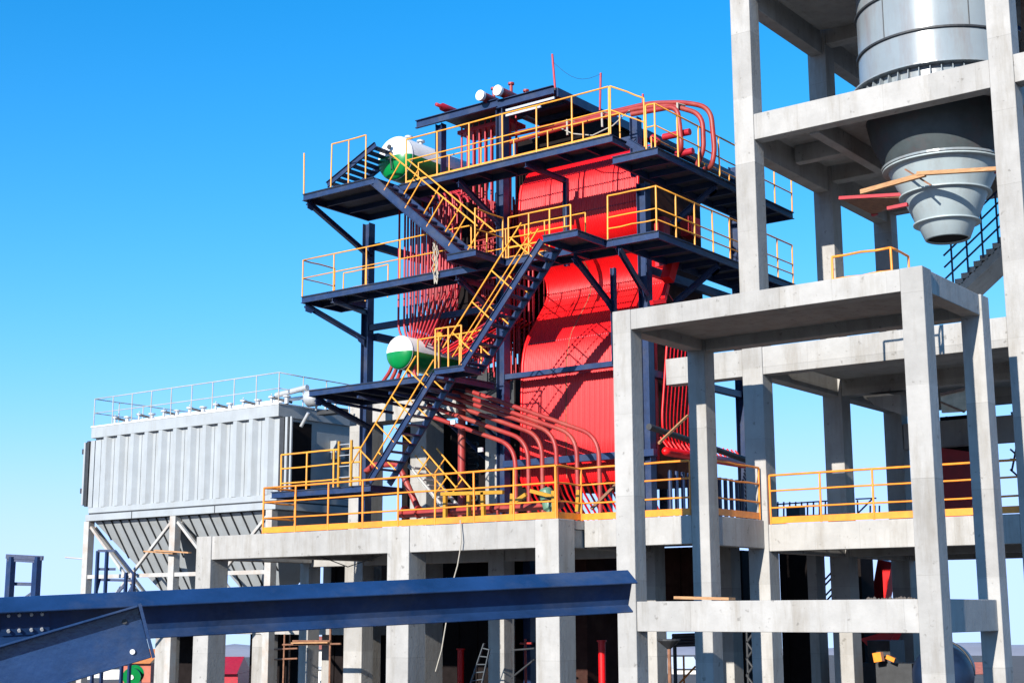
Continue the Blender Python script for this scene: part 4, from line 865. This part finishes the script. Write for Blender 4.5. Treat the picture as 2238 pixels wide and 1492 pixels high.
for lab, pa, pb, zt, zb in (('dark plant room wall low behind the tower columns, left of the sky gap', 1706, 1768, 2.05, G0), ('dark plant room wall between the two sky gaps under the right deck', 1818, 1884, 2.05, G0), ('dark plant room wall right of the red chute', 1952, 2006, 2.05, G0), ('dark plant room wall left of the tower column', 1578, 1624, 2.05, G0), ('low dark shed wall under the tie beam', 1769, 1817, -3.0, G0)):
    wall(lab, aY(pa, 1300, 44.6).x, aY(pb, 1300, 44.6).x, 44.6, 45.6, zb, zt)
# rear conveyor gallery with stairs, seen as dark blue lines
def lattice(label, P, w_=.06, m=BLUE, name='steel_gallery'):
    t = thing(name, label, 'steel stairs', tuple(P[0][0])); 
    for a, b_ in P: MB().bar(a, b_, w_, w_).build('member', m, t)
    return t
yy = 47.5
L = []
for o in (0, 9, 26, 36): L.append((aY(1762+o, 1310+o*.3, yy), aY(1850+o, 1215+o*.3, yy)))
for o in (0, 12): L.append((aY(1880+o, 1330, yy), aY(1945+o, 1240, yy)))
L += [(aY(1782, 1240, yy), aY(1783, 1310, yy))]
lattice('dark blue stair lines crossing the openings under the right deck', L, .05)
yy = 52
L = [(aY(1690, 1102, yy), aY(1810, 1094, yy)), (aY(1690, 1130, yy), aY(1810, 1124, yy)), (aY(1870, 1090, yy), aY(1915, 1088, yy)), (aY(1876, 1120, yy), aY(1906, 1090, yy)), (aY(1874, 1092, yy), aY(1875, 1130, yy))]
for k in range(9): L.append((aY(1700+k*13, 1096, yy), aY(1700+k*13, 1132, yy)))
for k in range(3): L.append((aY(1902+k*10, 1104, yy), aY(1902+k*10, 1130, yy)))
lattice('distant dark blue walkway railing seen beyond the right deck', L, .05)
t = thing('steel_cabinet', 'small black cabinet on the distant walkway', 'cabinet', tuple(aY(1730, 1125, 51.5)))
MB().box(*(lambda a, b_: (a.x, b_.x, 51.5, 52, b_.z, a.z))(aY(1718, 1108, 51.5), aY(1748, 1128, 51.5))).build('cabinet_body', DARK, t)
# concrete stair flight with blue rails at the right, behind the portal roof
t = thing('concrete_stair', 'concrete stair flight with blue railing behind the right end of the portal roof', 'stairs', tuple(aY(2110, 640, 40.3)))
a, b_ = aY(2075, 628, 40.3), aY(2240, 470, 40.3); d = b_-a; n = 12
for k in range(n):
    c = a+d*((k+.5)/n); MB().box(c.x-d.x/n/2-.02, c.x+d.x/n/2+.02, 40.3, 41.6, c.z-.16, c.z+.0).build('step', CON, t)
MB().bar(a-V((0, -.65, .34)), b_-V((0, -.65, .34)), 1.3, .22, (0, 1, 0)).build('soffit_slab', CON, t)
for o in (.35, .7, 1.05, 1.4): MB().tube([a+V((-.1, -.05, o-.1)), b_+V((-.1, -.05, o-.1))], .03, 8).build('rail', BLUE, t)
for k in range(5): c = a+d*(k+.3)/5; MB().tube([c+V((0, -.05, -.1)), c+V((0, -.05, 1.35))], .03, 8).build('post', BLUE, t)
L = []
for k in range(6): L.append((aY(2208, 915+k*22, 44), aY(2238, 930+k*22+(12 if k % 2 else -14), 44)))
L += [(aY(2211, 900, 44), aY(2236, 1030, 44)), (aY(2236, 905, 44), aY(2211, 1030, 44))]
lattice('blue lattice truss glimpsed at the right edge behind the tower column', L, .05, BLUE, 'lattice_truss')
t = thing('edge_structure', 'dark steel stair tower glimpsed at the top right edge', 'steel frame', tuple(aY(2232, 300, 38)))
for k in range(4): MB().bar(aY(2224, 60+k*70, 38), aY(2250, 75+k*70, 38), .06, .1).build('member', BLUE, t)
MB().bar(aY(2236, -20, 38), aY(2240, 330, 38), .1, .1).build('member', RUST, t)
for lab, a, b_ in (('thin pale red post standing on the right end of the top platform', (1721, 365, 41), (1733, 460, 40.6)), ('thin pale red post on the right end of the middle platform', (1734, 532, 40.6), (1738, 615, 40.5))): pass
# railings seen between tower columns (ends of the boiler platforms)
# ================================================================ LEFT BACKGROUND STEEL
t = thing('steel_portal', 'dark blue open steel portal standing alone at the far left', 'steel frame', tuple(aD(55, 1300, 30)))
def fb(a, b_, w_): MB().bar(aD(a[0], a[1], 30), aD(b_[0], b_[1], 30), w_, w_).build('member', BLUE, t)
def down(px_, py_): p = aD(px_, py_, 30); return V((p.x, p.y, gz(p.x, p.y)))
for px_ in (25, 82): MB().bar(down(px_-6, 1300), aD(px_, 1216, 30), .16, .12).build('post', BLUE, t)
fb((14, 1215), (94, 1219), .09); fb((18, 1221), (90, 1225), .09); fb((26, 1275), (80, 1276), .07); fb((50, 1308), (76, 1290), .04)
t = thing('steel_portal', 'dark blue braced steel tower seen through the legs of the baghouse', 'steel frame', tuple(aD(240, 1300, 52)))
def fb2(a, b_, w_): MB().bar(aD(a[0], a[1], 52), aD(b_[0], b_[1], 52), w_, w_).build('member', BLUE, t)
for px_ in (214, 234, 276, 293):
    p = aD(px_-4, 1300, 52); MB().bar(V((p.x, p.y, gz(p.x, p.y))), aD(px_, 1203 if px_ < 250 else 1250, 52), .1, .1).build('post', BLUE, t)
for a, b_ in (((214, 1203), (252, 1203)), ((214, 1243), (252, 1243)), ((212, 1266), (298, 1268)), ((252, 1203), (293, 1255)), ((216, 1268), (208, 1300)), ((274, 1275), (252, 1300)), ((292, 1275), (280, 1300))): fb2(a, b_, .09)
tag(MB().tube([aY(143, 1217, 34.1), aY(188, 1221, 34.1)], .035, 6).build('outrigger_bar', LEG), 'short pale bar sticking out left from the baghouse leg', 'bar')
m_ = MB(); m_.bar(aY(318, 1204, 33.8), aY(382, 1209, 33.8), .2, .05).bar(aY(340, 1202, 33.7), aY(415, 1207, 33.7), .15, .05)
tag(m_.build('timber_board', WOOD), 'two rusty planks resting across the baghouse frame at its middle leg', 'boards')
# bins behind the deck left
# distant buildings
def house(label, px0, px1, pyt, dist, m, name='building', roof=None, floors=2, depth=8):
    a, b_ = aD(px0, pyt, dist), aD(px1, pyt, dist); z0 = gz(a.x, a.y)-.5; t = thing(name, label, 'building', (a.x, a.y, z0))
    d = (b_-a); d.z = 0; n_ = V((-d.y, d.x, 0)).normalized()
    if n_.y < 0: n_ = -n_
    zt_ = (a.z+b_.z)/2; c = [V((a.x, a.y, 0)), V((b_.x, b_.y, 0))]; c += [c[1]+n_*depth, c[0]+n_*depth]
    m_ = MB(); m_.add([p+V((0, 0, z0)) for p in c]+[p+V((0, 0, zt_)) for p in c], [(0,3,2,1), (4,5,6,7), (0,1,5,4), (1,2,6,5), (2,3,7,6), (3,0,4,7)]); m_.build('wall', m, t)
    mm = (c[0]+c[3])/2; nn = (c[1]+c[2])/2
    m_ = MB(); rc = [c[0]-n_*.4, c[1]-n_*.4, c[2]+n_*.4, c[3]+n_*.4]
    m_.add([p+V((0, 0, zt_+.01)) for p in rc]+[mm+V((0, 0, zt_+1.0)), nn+V((0, 0, zt_+1.0))], [(0,1,5,4), (2,3,4,5), (0,4,3), (1,2,5), (0,3,2,1)]); m_.build('roof', roof or RUST, t)
    L = d.length; k = max(1, int(L/2.5)); dn = d.normalized()
    for f in range(floors):
        for i in range(k):
            p = c[0]+dn*(L*(i+.5)/k)-n_*.03+V((0, 0, zt_-1.4-f*2.8)); MB().bar(p-dn*.5, p+dn*.5, .05, 1.0).build('window', GLASS, t)
    return t
house('long low building with pale walls and orange gable far left under the girder', 262, 330, 1449, 110, BRK, roof=ORA)
house('pale low building seen beyond the left deck columns', 160, 262, 1458, 130, PALE, roof=ROOFM)
house('red fence-like shed beyond the left deck columns', 360, 520, 1472, 90, PINK, 'shed', PINK, 1, 4)
house('small pink-walled building between the deck columns', 600, 850, 1418, 120, PALE, roof=BRK)
house('pale building seen past the corner column', 1120, 1180, 1462, 130, PALE, roof=GALV)
house('brown building wall just left of the front portal leg', 1318, 1352, 1435, 110, BRK, roof=BRK)
house('white-topped low building in the gap right of the front portal leg', 1470, 1528, 1460, 140, PALE, roof=WHT)
house('distant low house at the right under the tie beam', 2130, 2200, 1472, 140, PALE, roof=BRK)
t = thing('excavator', 'orange machine parked in the shade behind the right columns', 'excavator', tuple(aY(1930, 1500, 41)))
a, b_ = aY(1880, 1440, 41), aY(1995, 1500, 41)
MB().box(a.x, b_.x, 41, 42.6, b_.z-.6, a.z-.1).build('body', DARK, t); MB().box(a.x+.2, a.x+.9, 41.1, 42.2, a.z-.1, a.z+.55).build('cab', DARK, t)
MB().bar(aY(1918, 1425, 40.7), aY(1922, 1445, 40.7), .2, .25).build('lamp_bracket', ORA, t); MB().bar(aY(1938, 1434, 40.7), aY(1956, 1442, 40.7), .1, .12).build('handrail', ORA, t)
for yy_ in (41.0, 42.2): MB().box(a.x-.3, b_.x+.3, yy_, yy_+.45, G0, G0+.8).build('track', DARK, t)
MB().box(a.x+.3, b_.x-.3, 41.1, 42.5, G0+.8, b_.z-.6).build('undercarriage', DARK, t)
# hose reel
t = thing('cable_reel', 'green cable reel with pale hub under the sloping girder', 'reel', tuple(aD(288, 1478, 60)))
c = aD(288, 1478, 60)
MB().lathe(c, -fw, [(0, 0), (0, .38), (.05, .38), (.05, 0)], 28, False).build('flange', GRN, t); MB().lathe(c, -fw, [(.05, .1), (.09, .1), (.09, 0)], 16, False).build('hub', WHT, t)
MB().lathe(c, fw, [(0.01, .25), (.5, .25)], 20).build('drum_core', DARK, t); MB().lathe(c+fw*.5, fw, [(0, 0), (0, .38), (.05, .38), (.05, 0)], 28, False).build('flange', GRN, t)
MB().box(c.x-.3, c.x+.3, c.y-.2, c.y+.5, gz(c.x, c.y), c.z-.4).build('stand', DARK, t)
# rounded blue tank low on the right
t = thing('round_tank', 'curved dark blue tank with ladder low between the right columns', 'tank', tuple(aY(2090, 1500, 38)))
c = aY(2064, 1500, 38); c.z = 0
rr = .78; zc = aY(2080, 1408, 38).z-rr
MB().lathe((c.x, c.y, zc), (-.35, 1, 0), [(-1.5, 0), (-1.4, rr*.6), (-1.1, rr*.88), (-.7, rr), (4, rr), (4, 0)], 48).build('shell', mat('tank_paint', (0.006, 0.018, 0.05), 0.5, var=.3), t)
for s_ in (-.6, .6): MB().box(c.x+s_-.15, c.x+s_+.15, c.y, c.y+3, G0, zc-rr*.8).build('saddle', CON, t)
MB().tube([V((c.x, c.y, zc))+V((math.cos(a)*(rr+.15), -.3, math.sin(a)*(rr+.15))) for a in [math.pi/2-k*.12 for k in range(14)]], .03, 6).build('ladder_rail', DARK, t)
def pole(name, label, cat, P, r_, m, group=None, part='tube'):
    t = thing(name, label, cat, tuple(P[0][0]), group)
    for a, b_ in P: MB().tube([a, b_], r_, 7).build(part, m, t)
    return t
def sp(px_, py_, Y_): return aY(px_, py_, Y_)
pole('scaffold', 'rusty scaffold poles between the two leftmost deck columns', 'scaffold', [(V((sp(620, 1400, 33.6).x, 33.6, G0)), sp(622, 1385, 33.6)), (V((sp(632, 1400, 34.2).x, 34.2, G0)), sp(634, 1385, 34.2)), (sp(600, 1440, 33.6), sp(650, 1438, 33.6)), (sp(600, 1418, 33.6), sp(650, 1416, 33.6))], .03, RUST)
pole('scaffold', 'dark scaffold poles crossing in the bay beside the corner column', 'scaffold', [(V((sp(1122, 1400, 34.4).x, 34.4, G0)), sp(1122, 1352, 34.4)), (sp(1118, 1420, 34.4), sp(1168, 1416, 34.4)), (sp(1118, 1480, 34.4), sp(1168, 1440, 34.4))], .03, DARK)
pole('scaffold', 'dark zigzag lattice post under the tie beam left of the tower column', 'scaffold', [(V((sp(1632, 1400, 36).x, 36, G0)), sp(1632, 1380, 36)), (V((sp(1645, 1400, 36).x, 36, G0)), sp(1645, 1380, 36))]+[(sp(1632 if k % 2 else 1645, 1385+k*18, 36), sp(1645 if k % 2 else 1632, 1403+k*18, 36)) for k in range(7)], .035, DARK)
pole('light_stand', 'black floodlight stand with a wide hood right of the portal leg', 'light stand', [(V((sp(1462, 1400, 33).x, 33, G0)), sp(1462, 1405, 33))], .05, RUST)
MB().lathe(sp(1462, 1418, 33), (0, 0, 1), [(0, .04), (.22, .3), (.26, .3), (.26, 0)], 16, False).build('hood', DARK, bpy.data.objects['light_stand'])
pole('pipe_rack', 'dark pipes stacked on a rack under the tie beam', 'pipes', [(sp(1470, 1388+k*7, 40), sp(1530, 1386+k*7, 40)) for k in range(4)]+[(V((sp(1474, 1400, 40).x, 40, G0)), sp(1474, 1386, 40)), (V((sp(1528, 1400, 40).x, 40, G0)), sp(1528, 1386, 40))], .06, DARK)
pole('guy_pole', 'thin orange pole leaning in the gap right of the portal leg', 'pole', [(V((sp(1492, 1400, 44).x, 44, G0)), sp(1494, 1432, 44)), (sp(1485, 1492, 44), sp(1520, 1455, 44))], .035, ORA)
pole('hanging_cable', 'dark cable drooping under the deck beside the big pipes', 'cable', [(sp(1180+k*10, 1240+int(22*math.sin(math.pi*k/8)), 31.6), sp(1190+k*10, 1240+int(22*math.sin(math.pi*(k+1)/8)), 31.6)) for k in range(0)] or [(sp(700, 1215, 31.2), sp(760, 1238, 31.2)), (sp(760, 1238, 31.2), sp(835, 1212, 31.2))], .015, DARK)
t = thing('site_hut', 'white site cabin standing beyond the left deck columns', 'cabin', tuple(aD(712, 1490, 70)))
a, b_ = aD(688, 1462, 70), aD(742, 1492, 70); MB().box(a.x, b_.x, a.y, a.y+3, gz(a.x, a.y), a.z).build('wall', PALE, t); MB().box(a.x-.15, b_.x+.15, a.y-.15, a.y+3.15, a.z+.003, a.z+.12).build('roof', GALV, t)
MB().box(a.x+.4, a.x+.9, a.y-.04, a.y-.003, a.z-1.1, a.z-.5).build('window', GLASS, t)
t = thing('earth_heap', 'low heap of brown soil beyond the columns at the lower left', 'heap', tuple(aD(640, 1490, 60)))
c = aD(640, 1500, 60); MB().lathe((c.x, c.y, gz(c.x, c.y)-.05), (0, 0, 1), [(0, 4.2), (.6, 3.0), (1.3, 1.6), (1.7, .5), (1.75, 0)], 14, False).build('soil', DIRT, t)
for o in bpy.data.objects:
    if '_o' in o: del o['_o']
